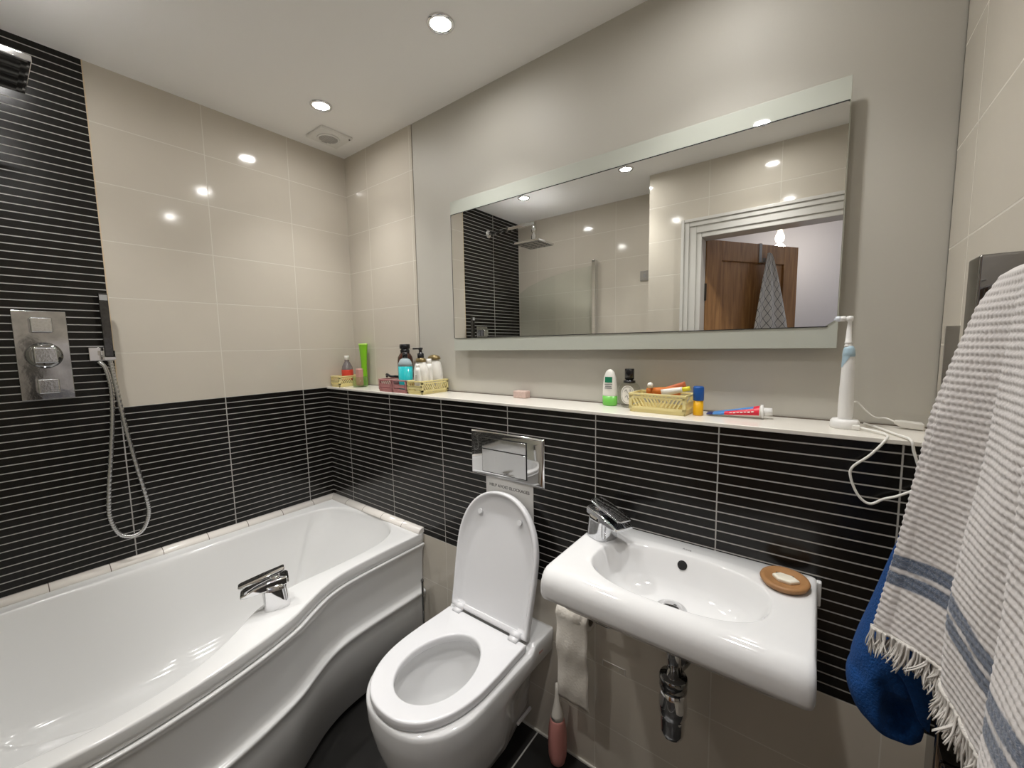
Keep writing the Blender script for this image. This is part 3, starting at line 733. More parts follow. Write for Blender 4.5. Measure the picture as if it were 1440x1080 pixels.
sd = thing('soap_dish', 'round wooden soap dish on right corner of the basin', 'soap dish', (2.008, -.238, .8455))
bm = newbm(); lathe(bm, ((.034, 0), (.047, .004), (.051, .011), (.049, .015), (.042, .0155), (.034, .010), (.0, .009)), (2.008, -.238, .8455), 48, sx=.92, sy=1.0); obj('dish', bm, 'wood', sd)
bm = newbm()
for dx in (-.016, .012):
    bm = newbm(); box(bm, 2.008+dx-.002, 2.008+dx+.004, -.226, -.212, .8549, .8556); obj('slot', bm, 'gapblack', sd)
bm = newbm(); pts = [(-.026, .004), (-.012, .018), (.012, .014), (.026, .0), (.010, -.016), (-.014, -.013)]
loft(bm, [[(2.010+x*s, -.240+y*s, z) for x, y in pts] for s, z in ((.9, .8545), (1, .8565), (1, .861), (.85, .8635))], smooth=True)
tag(obj('soap_bar', bm, 'soap', bevel=.002), 'worn cream soap sliver lying in the wooden dish', 'soap')

# ------------------------------------------------------------------ crates on the ledge
def make_crate(label, m, group, L_, W_, H_):
    """length along y, width along x, origin at the middle of the base"""
    t = thing('storage_crate', label, 'crate', (0, 0, 0), group)
    bm = newbm(); x, y = W_/2, L_/2; th = .0028
    box(bm, -x+.004, x-.004, -y+.004, y-.004, 0, .003)                         # floor
    box(bm, -x+.003, x-.003, -y+.003, -y+.003+th, 0, .012); box(bm, -x+.003, x-.003, y-.003-th, y-.003, 0, .012)
    box(bm, -x+.003, -x+.003+th, -y+.003, y-.003, 0, .012); box(bm, x-.003-th, x-.003, -y+.003, y-.003, 0, .012)
    obj('tray', bm, m, t, shift=False)
    bm = newbm()
    for s in (-1, 1):
        for s2 in (-1, 1):
            box(bm, s*x-s*.009, s*x, s2*y-s2*.009, s2*y, .008, H_-.004)      # corner posts
        box(bm, s*x-s*th, s*x, -y, y, .010, .018); box(bm, s*x-s*th, s*x, -y, y, H_-.014, H_-.008)
        box(bm, -x, x, s*y-s*th, s*y, .010, .016); box(bm, -x, x, s*y-s*th, s*y, H_-.026, H_-.021)
        box(bm, -x+.012, x-.012, s*y-s*th, s*y, .021, H_-.024)               # plain end plate below the grip
        n = max(10, int(L_/.0118))
        for k in range(n):                                                    # slanted bars along the long sides
            yy = -y+.012+(L_-.024)*(k+.5)/n; sl = .007 if yy < 0 else -.007
            mt = Matrix.Translation((s*x-s*th/2, yy, (.018+H_-.014)/2)) @ Matrix.Rotation(math.atan2(sl, .012), 4, 'X')
            obox(bm, mt, th*.9, .0042, H_-.030)
    obj('lattice', bm, m, t, shift=False)
    bm = newbm()
    for s in (-1, 1):
        box(bm, s*x-s*.005, s*x+s*.001, -y-.001, y+.001, H_-.006, H_); box(bm, -x, x, s*y-s*.005, s*y+s*.001, H_-.006, H_)
    obj('rim', bm, m, t, shift=False, bevel=.0012)
    return t
g1 = 'small plastic crates on the ledge'
ZL = LZ
cr1 = make_crate('pale yellow crate in the ledge corner holding a red-labelled bottle', 'yellow', g1, .135, .080, .056); cr1.location = (.058, -.090, ZL)
cr2 = make_crate('left of the two dusty pink crates standing together on ledge', 'pink', g1, .148, .096, .057); cr2.location = (.485, -.086, ZL)
dup(cr2, (.5855, -.086, ZL), 0, 'right pink crate touching the larger yellow crate with bottles')
cr3 = make_crate('pale yellow crate holding white bottles and tubes, beside pink crates', 'yellow', g1, .152, .096, .057); cr3.location = (.687, -.084, ZL)
cr4 = make_crate('pale yellow crate with orange tubes between perfume and lip balm', 'yellow', g1, .162, .090, .056); cr4.location = (1.686, -.072, ZL); cr4.rotation_euler = (0, 0, PI/2+math.radians(-3))

# ------------------------------------------------------------------ things in and by the left crates
def lath(name, label, cat, loc, parts, group=None, n=32, sx=1., sy=1., rot=None):
    t = thing(name, label, cat, loc, group)
    for pn_, m, prof in parts:
        bm = newbm(); lathe(bm, prof, (0, 0, 0), n, sx=sx, sy=sy); obj(pn_, bm, m, t, shift=False)
    if rot: t.rotation_euler = rot
    return t
lath('toiletry_bottle', 'small grey clear bottle with red label in corner yellow crate', 'bottle', (.058, -.085, ZL+.003), (
    ('bottle', 'amber', ((0, 0), (.026, .001), (.028, .006), (.028, .085), (.025, .10), (.016, .118), (.0115, .126), (.0115, .136), (0, .136))),
    ('label', 'red', ((.0284, .030), (.0288, .031), (.0288, .082), (.0284, .083))),
    ('cap', 'bwhite', ((.0125, .134), (.0125, .154), (.010, .156), (0, .156)))))
gt = lath('tall_tube', 'tall lime green flared tube standing in the ledge corner', 'tube', (.128, -.030, ZL), (
    ('tube', 'lime', ((0, 0), (.020, .001), (.021, .01), (.0195, .06), (.021, .12), (.026, .17), (.0315, .214), (.0315, .218), (0, .218))),
    ('end_cap', mat('pale_lime', (.45, .75, .12), .4), ((.0318, .213), (.0322, .216), (.030, .221), (0, .221)))), sy=.55)
jr = thing('glass_jar', 'small clear glass jar beside the corner yellow crate', 'jar', (.170, -.085, ZL))
bm = newbm(); lathe(bm, ((0, .0), (.034, 0), (.036, .004), (.036, .052), (.034, .052), (.0335, .006), (0, .005)), (0, 0, 0), 36); obj('glass', bm, 'jarglass', jr, shift=False)
bm = newbm(); box(bm, .150, .186, -.098, -.072, LZ+.006, LZ+.094)
tag(obj('sponge', bm, 'skin', bevel=.007), 'dusty pink sponge block standing in the glass jar', 'sponge')
# black hair clip in the pink crates
cl = thing('hair_clip', 'black claw clip lying across the two pink crates', 'clip', (.50, -.095, ZL+.0575))
bm = newbm(); tube(bm, spline([(.440, -.115, ZL+.0635), (.455, -.125, ZL+.076), (.478, -.122, ZL+.067), (.50, -.110, ZL+.0665), (.520, -.106, ZL+.066), (.548, -.100, ZL+.066)], 8), .0055, 10); obj('upper_jaw', bm, 'black', cl)
bm = newbm(); tube(bm, spline([(.445, -.098, ZL+.063), (.48, -.094, ZL+.0640), (.52, -.094, ZL+.064), (.545, -.094, ZL+.064)], 8), .005, 10)
for k in range(5): tube(bm, [(.466+k*.016, -.096, ZL+.063), (.470+k*.016, -.114, ZL+.0655)], .003, 8)
obj('lower_jaw', bm, 'black', cl)
lath('shampoo_bottle', 'dark brown bottle with black flip cap behind the teal bottle', 'bottle', (.4925, -.047, ZL+.003), (
    ('bottle', 'brown', ((0, 0), (.033, .001), (.0355, .008), (.0355, .135), (.033, .150), (.024, .166), (.016, .172), (0, .172))),
    ('cap', 'black', ((.0215, .170), (.0215, .184), (.018, .186), (.019, .188), (.024, .190), (.024, .208), (.021, .210), (0, .210)))))
mw = lath('mouthwash_bottle', 'teal filled bottle with clear shoulders in right pink crate', 'bottle', (.586, -.122, ZL+.003), (
    ('bottle', 'teal', ((0, 0), (.034, .001), (.037, .008), (.0375, .112), (0, .112))),
    ('shoulder', mat('clear_teal_top', (.50, .62, .66), .1, trans=.4), ((.0375, .1125), (.0365, .125), (.026, .142), (.013, .148), (0, .148))),
    ('cap', 'black', ((.014, .147), (.014, .174), (0, .175)))), sy=.7)
pb = thing('pump_bottle', 'white oval pump bottle with black pump in larger yellow crate', 'bottle', (.684, -.116, ZL+.003))
def oval(bm, prof, sx, sy):
    rings = []
    for r, z in prof: rings.append([(x, y, z) for x, y in superell(0, 0, r*sx, r*sy, 2.3, 36)])
    loft(bm, rings)
bm = newbm(); oval(bm, ((.026, 0), (.030, .004), (.038, .03), (.041, .06), (.039, .095), (.031, .122), (.022, .134), (.01, .138)), 1, .55); obj('bottle', bm, 'bwhite', pb, shift=False)
bm = newbm(); oval(bm, ((.0225, .132), (.024, .136), (.0215, .146), (.013, .150)), 1.1, .75); obj('collar', bm, 'gold', pb, shift=False)
bm = newbm(); lathe(bm, ((.013, .149), (.014, .152), (.014, .168), (.007, .171), (.0065, .184), (.010, .186), (.010, .193), (0, .194)), (0, 0, 0), 20); box(bm, -.046, .0, -.0045, .0045, .1855, .1925); obj('pump', bm, 'black', pb, shift=False)
bm = newbm()
for k, w in enumerate((.018, .024, .020)): box(bm, -.014, -.014+w, -.0226, -.0218, .072-k*.009, .0745-k*.009)
obj('printed_lines', bm, 'greymark', pb, shift=False)
wb = thing('lotion_bottle', 'rounded white lotion bottle with olive cap behind white tubes', 'bottle', (.690, -.046, ZL+.003))
bm = newbm(); oval(bm, ((.030, 0), (.036, .004), (.047, .035), (.050, .065), (.047, .10), (.038, .128), (.026, .142)), .88, .5); obj('bottle', bm, 'bwhite', wb, shift=False)
bm = newbm(); oval(bm, ((.028, .140), (.031, .143), (.026, .154), (.014, .160), (.003, .162)), 1.1, .7); obj('cap', bm, 'gold', wb, shift=False)
def tubelet(name, label, base, top, w, mbody, mcap, caplen=.016, group=None, flip=False):
    """squeeze tube: round at the cap, flat at the crimp"""
    a, b = Vector(base), Vector(top); d = (b-a).normalized(); t = thing(name, label, 'tube', a, group)
    side = d.cross(Vector((0, 1, 0)))
    if side.length < .2: side = d.cross(Vector((0, 0, 1)))
    side.normalize(); nrm_ = side.cross(d); L_ = (b-a).length; bm = newbm(); rings = []
    for k in range(7):
        s = k/6; wx = w*(1.0+.18*s); wn = w*(1-s)**.6*.95+.0012
        rings.append([a+d*(L_*s)+side*wx*math.cos(q)+nrm_*wn*math.sin(q) for q in [2*PI*i/20 for i in range(20)]])
    loft(bm, rings); obj('tube', bm, mbody, t)
    bm = newbm(); tube(bm, [a-d*caplen, a+d*.001], w*.8, 18); obj('cap', bm, mcap, t)
    return t
tubelet('cream_tube', 'left slim white cream tube leaning in larger yellow crate', (.700, -.146, ZL+.113), (.712, -.146, ZL+.006), .010, 'bwhite', 'bwhite', .014)
tubelet('cream_tube', 'right white cream tube with square cap leaning in yellow crate', (.711, -.094, ZL+.126), (.719, -.096, ZL+.006), .014, 'bwhite', 'bwhite', .022)
bm = newbm()
for x0 in (.712,): tube(bm, spline([(x0, -.120, ZL+.115), (x0+.006, -.122, ZL+.08), (x0+.012, -.123, ZL+.02)], 6), .0016, 8)
tag(obj('glasses_cord', bm, 'black'), 'thin dark cord between the two white tubes', 'cord')

bm = newbm(); box(bm, 1.118, 1.176, -.040, -.006, ZL, ZL+.027)
tag(obj('soap_block', bm, 'pinksoap', bevel=.004), 'small pinkish soap block alone on the ledge under the mirror', 'soap')
# ------------------------------------------------------------------ centre group
de = thing('roll_on_deodorant', 'white roll-on deodorant with green cap below mirror', 'deodorant', (1.510, -.036, ZL))
def ovx(bm, prof, sy=.62, n=32):
    loft(bm, [[(x, y, z) for x, y in superell(0, 0, r, r*sy, 2.1, n)] for r, z in prof])
bm = newbm(); ovx(bm, ((.020, 0), (.0235, .003), (.0245, .010), (.0245, .032))); obj('cap', bm, 'green', de, shift=False)
bm = newbm(); ovx(bm, ((.0238, .0315), (.0243, .036), (.0235, .065), (.020, .092), (.014, .109), (.007, .1165), (.001, .118))); obj('bottle', bm, 'bwhite', de, shift=False)
bm = newbm(); rings = []
def front_patch(bm, w0, w1, z0, z1, rad, sy, off, curve=True):
    for z0_, z1_ in ((z0, z1),):
        rows = []
        for z in (z0_, z1_):
            r = rad(z); rows.append([((w0+(w1-w0)*k/8), -math.sqrt(max(1e-8, 1-((w0+(w1-w0)*k/8)/r)**2))*r*sy-off, z) for k in range(9)])
        loft(bm, rows, closed=False)
dr = lambda z: .0243 if z < .05 else .0243-(z-.05)*.09
front_patch(bm, -.0125, .0125, .076, .094, dr, .62, .0012); obj('label', bm, 'dgreen', de, shift=False, norm=False)
bm = newbm()
for z, w in ((.070, .013), (.0635, .011), (.058, .0125)): front_patch(bm, -w, w, z-.0018, z+.0012, dr, .62, .0012)
obj('printed_lines', bm, 'greymark', de, shift=False, norm=False)

pf = thing('perfume_bottle', 'oval clear perfume bottle with black cap and oval label', 'perfume', (1.580, -.050, ZL))
bm = newbm(); loft(bm, [[(x, y, z+.041) for x, z in superell(0, 0, .034*s, .041*s, 2.4, 40)] for s, y in ((.88, .013), (1, .009), (1, -.009), (.88, -.013))]); obj('bottle', bm, 'perfume', pf, shift=False)
bm = newbm(); loft(bm, [[(x, y, z+.042) for x, z in superell(0, 0, .0215, .029, 2.3, 40)] for y in (-.0134, -.0140)]); lb = obj('label', bm, 'bwhite', pf, shift=False)
bm = newbm()
pp = [(x*.018, z*.025+.042) for x, z in superell(0, 0, 1, 1, 2.3, 40)]
tube(bm, [(x, -.0142, z) for x, z in pp]+[(pp[0][0], -.0142, pp[0][1])], .0005, 6)
for q in ((-.004, .052, .006), (.006, .045, .005), (-.002, .034, .006), (.008, .056, .003), (.004, .028, .004)):
    tube(bm, spline([(q[0]-q[2], -.0142, q[1]), (q[0], -.0142, q[1]+q[2]), (q[0]+q[2]*.6, -.0142, q[1]-q[2]*.7)], 5), .0008, 6)
obj('label_drawing', bm, 'greymark', lb, shift=False)
bm = newbm(); lathe(bm, ((.018, .078), (.018, .085), (.010, .087), (.010, .090), (0, .090)), (0, 0, 0), 24); lathe(bm, ((.0142, .089), (.0142, .121), (.0135, .122), (0, .122)), (0, 0, 0), 28); obj('cap', bm, 'black', pf, shift=False)

tubelet('orange_tube', 'wide orange tube lying in crate behind the perfume bottle', (1.66, -.070, ZL+.058), (1.735, -.062, ZL+.060), .012, 'orange', 'orange', .018)
tubelet('orange_tube', 'slim orange tube tilted up at the right of the crate', (1.690, -.052, ZL+.062), (1.745, -.046, ZL+.080), .008, mat('coral_tube', (.55, .15, .06), .4), 'orange', .012)
tubelet('white_tube', 'white tube with lemon yellow cap resting on the crate rim', (1.748, -.092, ZL+.070), (1.692, -.098, ZL+.058), .008, 'bwhite', 'lemon', .020)
bm = newbm(); lathe(bm, ((0, -.0085), (.006, -.006), (.0085, 0), (.006, .006), (0, .0085)), (1.655, -.082, ZL+.0775), 20)
tag(obj('bottle_stopper', bm, 'bwhite'), 'small round white stopper sitting on top of the orange tube', 'stopper')

lip = lath('lip_balm', 'short yellow stick with blue cap standing before the toothpaste', 'lip balm', (1.787, -.080, ZL), (
    ('stick', 'syellow', ((0, 0), (.0125, .0005), (.013, .004), (.013, .042), (0, .042))),
    ('cap', 'sblue', ((.0136, .0415), (.0140, .043), (.0140, .076), (.012, .080), (0, .080)))), n=28)

tpst = thing('toothpaste_tube', 'red white and blue toothpaste tube lying on the ledge', 'toothpaste', (1.87, -.055, ZL))
a = Vector((1.808, -.060, ZL+.0050)); b = Vector((1.934, -.052, ZL+.0175)); d = (b-a).normalized(); side = Vector((0, 1, 0)); up = Vector((0, 0, 1))
def paste(bm, q0, q1, s0, s1, grow):
    rings = []
    for k in range(9):
        s = s0+(s1-s0)*k/8; wy = .0195*(1-.08*s); wz = .003+.0135*s**1.2
        rings.append([a+d*((b-a).length*s)+side*(wy+grow)*math.cos(q0+(q1-q0)*i/14)+up*(wz+grow)*math.sin(q0+(q1-q0)*i/14) for i in range(15)])
    loft(bm, rings, closed=False)
bm = newbm(); rings = []
for k in range(9):
    s = k/8; wy = .0195*(1-.08*s); wz = .003+.0135*s**1.2
    rings.append([a+d*((b-a).length*s)+side*wy*math.cos(2*PI*i/28)+up*wz*math.sin(2*PI*i/28) for i in range(28)])
loft(bm, rings); tu = obj('tube', bm, 'bwhite', tpst)
bm = newbm(); paste(bm, PI*.30, PI*1.16, .0, .12, .0004); obj('crimp_print', bm, 'navy', tpst, norm=False)
bm = newbm(); paste(bm, PI*.25, PI*.72, .30, .86, .0004); obj('foil_print', bm, 'lblue', tpst, norm=False)
bm = newbm(); paste(bm, PI*.30, PI*1.16, .121, .34, .0004); obj('blue_print', bm, 'lblue', tpst, norm=False)
bm = newbm(); paste(bm, PI*.74, PI*1.14, .341, .97, .0005); paste(bm, PI*.25, PI*.739, .861, .97, .0005); obj('red_print', bm, 'crimson', tpst, norm=False)
bm = newbm()
for i in range(7): paste(bm, PI*.90, PI*(.955+.02*(i % 2)), .44+i*.065, .485+i*.065, .0012)
obj('white_lettering', bm, 'bwhite', tpst, norm=False)
bm = newbm(); tube(bm, [b-d*.001, b+d*.005], .0185, 24); tube(bm, [b+d*.005, b+d*.009, b+d*.024], [.011, .0105, .0095], 20); obj('cap', bm, 'brushw', tpst)

# ------------------------------------------------------------------ toothbrush and its cable
tbx, tby = 2.100, -.082
eb = thing('electric_toothbrush', 'white electric toothbrush with pale blue grip on charger', 'toothbrush', (tbx, tby, ZL+.020))
def leanx(z): return -.004*max(0, z-.03)/.2
bm = newbm(); prof = ((0, 0), (.0130, .0005), (.0138, .006), (.0140, .03), (.0132, .07), (.0120, .11), (.0108, .140), (.0100, .146))
lathe(bm, prof, (tbx, tby, ZL+.0205), 32); hdl = obj('handle', bm, 'brushw', eb)
bm = newbm(); lathe(bm, ((.0104, .142), (.0118, .145), (.0112, .153), (.0100, .160), (.0068, .166), (0, .166)), (tbx, tby, ZL+.0205), 32); obj('grip', bm, 'skyb', eb)
bm = newbm(); rows = []
for k in range(9):
    z = .118+.030*k/8; r = .0121-(z-.11)*.04+.0006; w = PI*(.25+.5*k/8)
    rows.append([(tbx+r*math.cos(PI*1.0+(w)*(i/10)-.3), tby+r*math.sin(PI*1.0+w*(i/10)-.3), ZL+.0205+z) for i in range(11)])
loft(bm, rows, closed=False); obj('grip_sweep', bm, 'skyb', eb, norm=False)
bm = newbm(); lathe(bm, ((.0070, .164), (.0070, .168), (.0062, .1685), (.0062, .171), (.0068, .1715), (.0068, .175), (.0060, .176), (.0044, .207), (.0036, .220), (.0058, .222), (.0068, .227), (.0058, .232), (0, .233)), (tbx-.002, tby, ZL+.0205), 24)
lathe(bm, ((0, -.018), (.0058, -.018), (.0058, -.008), (.004, -.007), (0, 0)), (tbx-.002, tby, ZL+.0205+.227), 18, 'X'); obj('brush_head', bm, 'brushw', eb)
bm = newbm(); lathe(bm, ((.0058, -.0165), (.0062, -.0195), (.0055, -.0255), (0, -.0255)), (tbx-.002, tby, ZL+.0205+.227), 18, 'X'); obj('bristles', bm, mat('bristle_white', (.70, .74, .80), .8), eb)
ch = thing('toothbrush_charger', 'white oval charging stand with cable looping off the ledge', 'charger', (tbx, tby, ZL))
bm = newbm(); oval_ = [(.026, 0), (.0275, .003), (.0265, .016), (.023, .0205), (.010, .021)]
loft(bm, [[(tbx+x, tby+y, ZL+z) for x, y in superell(0, 0, r, r*.92, 2.2, 40)] for r, z in oval_]); obj('stand', bm, 'brushw', ch)
cab = spline([(2.126, -.100, ZL+.006), (2.145, -.118, ZL+.005), (2.164, -.145, ZL+.004), (2.162, -.172, ZL-.002), (2.139, -.182, ZL-.035), (2.112, -.182, ZL-.066), (2.112, -.182, ZL-.092), (2.126, -.182, ZL-.125), (2.144, -.182, ZL-.137), (2.164, -.184, ZL-.122), (2.186, -.184, ZL-.110), (2.212, -.182, ZL-.088), (2.213, -.181, ZL-.060), (2.203, -.181, ZL-.02), (2.197, -.176, ZL+.003), (2.180, -.130, ZL+.004), (2.160, -.070, ZL+.004), (2.138, -.030, ZL+.005)], 10)
bm = newbm(); tube(bm, cab, .0025, 8); obj('cable', bm, 'cord', ch)
bm = newbm(); box(bm, 2.112, 2.126, -.106, -.094, ZL+.0005, ZL+.011); obj('plug', bm, 'cord', ch, bevel=.002)
ad = thing('plug_adapter', 'white wedge plug adapter lying at the right end of ledge', 'adapter', (2.215, -.030, ZL))
bm = newbm(); loft(bm, [[(x, -.032-w, ZL+z0), (x, -.032+w, ZL+z0), (x, -.032+w, ZL+z1), (x, -.032-w, ZL+z1)] for x, w, z0, z1 in ((2.188, .005, .010, .018), (2.200, .009, .004, .019), (2.236, .014, .001, .016))], smooth=False); obj('body', bm, 'adapter', ad, bevel=.003)
bm = newbm(); tube(bm, spline([(2.190, -.032, ZL+.014), (2.175, -.026, ZL+.020), (2.156, -.020, ZL+.020), (2.138, -.018, ZL+.036), (2.125, -.020, ZL+.052), (2.118, -.030, ZL+.055)], 8), .0019, 8); obj('cable', bm, 'cord', ad)

# ------------------------------------------------------------------ towel radiator and towels
ra = thing('towel_radiator', 'tall dark chrome towel radiator on the right wall', 'radiator', (XR, -.6, .45))
bm = newbm(); box(bm, 2.200, 2.240, -.508, -.460, .42, 1.482); obj('upright', bm, 'darkchrome', ra, bevel=.003)
bm = newbm(); box(bm, 2.200, 2.240, -1.06, -1.012, .42, 1.482); obj('upright', bm, 'darkchrome', ra, bevel=.003)
for z in (1.430, 1.06, .92, .78, .64, .50):
    bm = newbm(); box(bm, 2.206, 2.234, -1.012, -.508, z-.014, z+.014); obj('rail', bm, 'darkchrome', ra, bevel=.004)
for y in (-.484, -1.036):
    for z in (.60, 1.30):
        bm = newbm(); tube(bm, [(2.238, y, z), (XR, y, z)], .011, 16); obj('wall_bracket', bm, 'chrome', ra)
bm = newbm(); box(bm, 2.240, 2.256, -.509, -.459, 1.452, 1.480); obj('cover_plate', bm, 'darkchrome', ra)
hk = thing('towel_hook', 'flat brushed metal hook plate on right wall beyond the radiator', 'hook', (XR, -.22, 1.24))
bm = newbm(); box(bm, 2.2245, 2.242, -.224, -.218, 1.235, 1.4005); obj('plate', bm, 'brushed', hk, bevel=.001)
bm = newbm(); box(bm, 2.242, XR, -.226, -.216, 1.30, 1.34); obj('bracket', bm, 'brushed', hk, bevel=.001)

# white waffle towel over the top rail
tw = thing('bath_towel', 'off-white waffle towel with blue stripes and fringe over radiator', 'towel', (2.19, -.78, 1.0))
planP = spline([(2.136, -.556, 0), (2.152, -.578, 0), (2.170, -.602, 0), (2.187, -.630, 0), (2.186, -.645, 0), (2.176, -.652, 0), (2.179, -.680, 0), (2.182, -.720, 0), (2.186, -.752, 0), (2.183, -.765, 0), (2.172, -.772, 0), (2.172, -.800, 0), (2.176, -.840, 0), (2.184, -.875, 0), (2.178, -.892, 0), (2.170, -.91, 0), (2.178, -.96, 0), (2.186, -1.0, 0)], 24)
arc = [0]
for p, q in zip(planP, planP[1:]): arc.append(arc[-1]+(q-p).length)
def at_arc(s):
    lo, hi = 0, len(arc)-1
    while hi-lo > 1:
        mdl = (lo+hi)//2
        if arc[mdl] <= s: lo = mdl
        else: hi = mdl
    f = (s-arc[lo])/max(1e-9, arc[hi]-arc[lo]); return planP[lo].lerp(planP[hi], f), (planP[hi]-planP[lo]).normalized()
edge = [(1.4635, 2.222), (1.450, 2.204), (1.416, 2.188), (1.355, 2.173), (1.289, 2.160), (1.189, 2.149), (1.101, 2.139), (.990, 2.123)]
def edge_x(z):
    for (za, xa), (zb, xb) in zip(edge, edge[1:]):
        if zb <= z <= za: return xa+(xb-xa)*(za-z)/(za-zb)
    return edge[0][1] if z > edge[0][0] else edge[-1][1]
NU, NV = 250, 250; LEN = arc[-1]; ZT, ZB = 1.456, .990
bm = newbm(); uvl = None; G = []
edgecorr = edge_x(1.05)-planP[0].x
for j in range(NV+1):
    row = []; vv = j/NV
    for i in range(NU+1):
        s = LEN*i/NU; p, tg = at_arc(s); nn = Vector((tg.y, -tg.x, 0)); nn = nn if nn.x < 0 else -nn
        k = s/LEN
        zb = ZB+.012*math.sin(k*9)-.004
        if vv < .05:                                      # wraps over the rail
            a_ = (1-vv/.05)*PI*.55; z = ZT-.016+.018*math.cos(a_*.0+((1-vv/.05)-1)*PI*.5)
            z = 1.430+.0175+.010*math.sin(min(1, 1-vv/.05)*PI*.5); x = 2.2035+.020*(1-vv/.05)
            y = p.y*.85-.15*.75
        else:
            w = (vv-.05)/.95; z = 1.4475+(zb-1.4475)*w
            g = min(1, w*1.25)**.62
            top = 2.2035
            x = top+(p.x+ (edge_x(max(ZB, z))-planP[0].x)*max(0, 1-k*5)*0 - top)*g
            fall = edge_x(max(ZB, z))
            corr = (fall-(top+(planP[0].x-top)*g))
            x += corr*max(0, 1-k*4)
            x -= .004*math.sin(w*5+k*14)*min(1, w*2)*(k > .03)
            y = p.y*(.85+.15*g)-.15*.75*(1-g)
        # waffle: ridges across, cells along
        dv = (1.4475-z); rid = math.sin(dv*2*PI/.0082); cel = math.sin(s*2*PI/.0085+PI*(int(dv/.0082) % 2))
        band = abs((z-zb)/.2-.445) < .125
        hgt = (.0010*max(-.5, rid)+.0009*cel*(rid < .35)) * (.55 if band else 1)
        if vv < .05: hgt *= .5
        co = Vector((x, y, z))+nn*hgt
        row.append((bm.verts.new(co), s, (z-zb)/.2))
    G.append(row)
uvl = bm.loops.layers.uv.new('UVMap')
for j in range(NV):
    for i in range(NU):
        q = (G[j][i], G[j][i+1], G[j+1][i+1], G[j+1][i]); f = bm.faces.new([t_[0] for t_ in q]); f.smooth = True
        for lp, t_ in zip(f.loops, q): lp[uvl].uv = (t_[1], t_[2])
hem = [(r[0].co.copy()) for r in G[NV]]
cloth = obj('cloth', bm, 'towel', tw, norm=False)
sm = cloth.modifiers.new('solid', 'SOLIDIFY'); sm.thickness = .002; sm.offset = 0
bm = newbm(); tube(bm, [h+Vector((0, 0, -.002)) for h in hem[::2]], .0032, 8); obj('hem_roll', bm, 'fringe', tw)
bm = newbm()
tass = []
i_ = 0
while i_ < len(hem):
    tass.append(i_); i_ += random.choice((3, 4, 5))
for ti in tass:
    h0 = hem[ti]; L0 = random.uniform(.030, .046); lx, ly = random.uniform(-.007, .004), random.uniform(-.009, .007); stray = random.random() < .05
    for k in range(15):
        h = h0+Vector((random.uniform(-.0015, .0015), random.uniform(-.006, .006), 0)); L_ = L0*random.uniform(.6, 1.12)
        if stray and k < 2: ex_, ey_, L_ = -.022, -.01, .02
        else: ex_, ey_ = lx+random.uniform(-.008, .006), ly+random.uniform(-.009, .009)
        pts = [h, h+Vector((ex_*.1, ey_*.1, -L_*.35)), h+Vector((ex_*.5+random.uniform(-.0015, .0015), ey_*.5, -L_*.7)), h+Vector((ex_, ey_, -L_))]
        tube(bm, spline(pts, 3), [.0011, .0011, .0011, .0011, .0010, .0010, .0009, .0008, .0007, .0005], 5)
fr = obj('fringe', bm, 'fringe', tw); fr['kind'] = 'stuff'

# royal blue towel bundled on the radiator end
bt = thing('blue_towel', 'royal blue terry towel hanging folded below the white towel', 'towel', (2.15, -.5, .80))
bm = newbm(); rings = []
secs = ((1.20, 2.176, 2.196, .010), (1.14, 2.163, 2.196, .018), (1.08, 2.150, 2.196, .026), (1.03, 2.138, 2.196, .034), (.985, 2.128, 2.196, .042), (.95, 2.119, 2.196, .046), (.915, 2.111, 2.196, .050), (.885, 2.106, 2.195, .050), (.878, 2.107, 2.195, .047), (.870, 2.103, 2.194, .051), (.85, 2.102, 2.194, .052), (.828, 2.107, 2.194, .050), (.81, 2.116, 2.194, .045), (.798, 2.128, 2.193, .036), (.790, 2.142, 2.192, .026), (.787, 2.156, 2.188, .012))
for z, x0, x1, dy in secs:
    cx = (x0+x1)/2; a_ = (x1-x0)/2; ring = []
    for i in range(72):
        t = 2*PI*i/72; wv = 1+.09*math.sin(3*t+z*48)+.05*math.sin(7*t-z*75)
        cxp, sp = math.cos(t), math.sin(t)
        xx = min(2.197, cx+a_*math.copysign(abs(cxp)**.85, cxp)); yy = -.475+(dy*sp)*wv
        pock = max(0, 1-((xx-2.165)/.026)**2)*max(0, 1-((z-.838)/.036)**2)
        if sp < 0: yy += .042*pock; yy += .004*math.sin(xx*190+z*60)*min(1, max(0, (z-.80)*12))
        ring.append((xx, yy, z))
    rings.append(ring)
loft(bm, rings); bo = obj('cloth', bm, 'blue', bt, sub=1)
bm = newbm()                                              # loose corner flap
fl = [[(2.150+.040*u, -.528-.006*math.sin(u*3), .955-.11*v*(.35+.65*u)+.008*math.sin(u*6)) for u in [i/12 for i in range(13)]] for v in [j/10 for j in range(11)]]
loft(bm, fl, closed=False); ff = obj('corner_flap', bm, 'blue', bt); q_ = ff.modifiers.new('solid', 'SOLIDIFY'); q_.thickness = .004

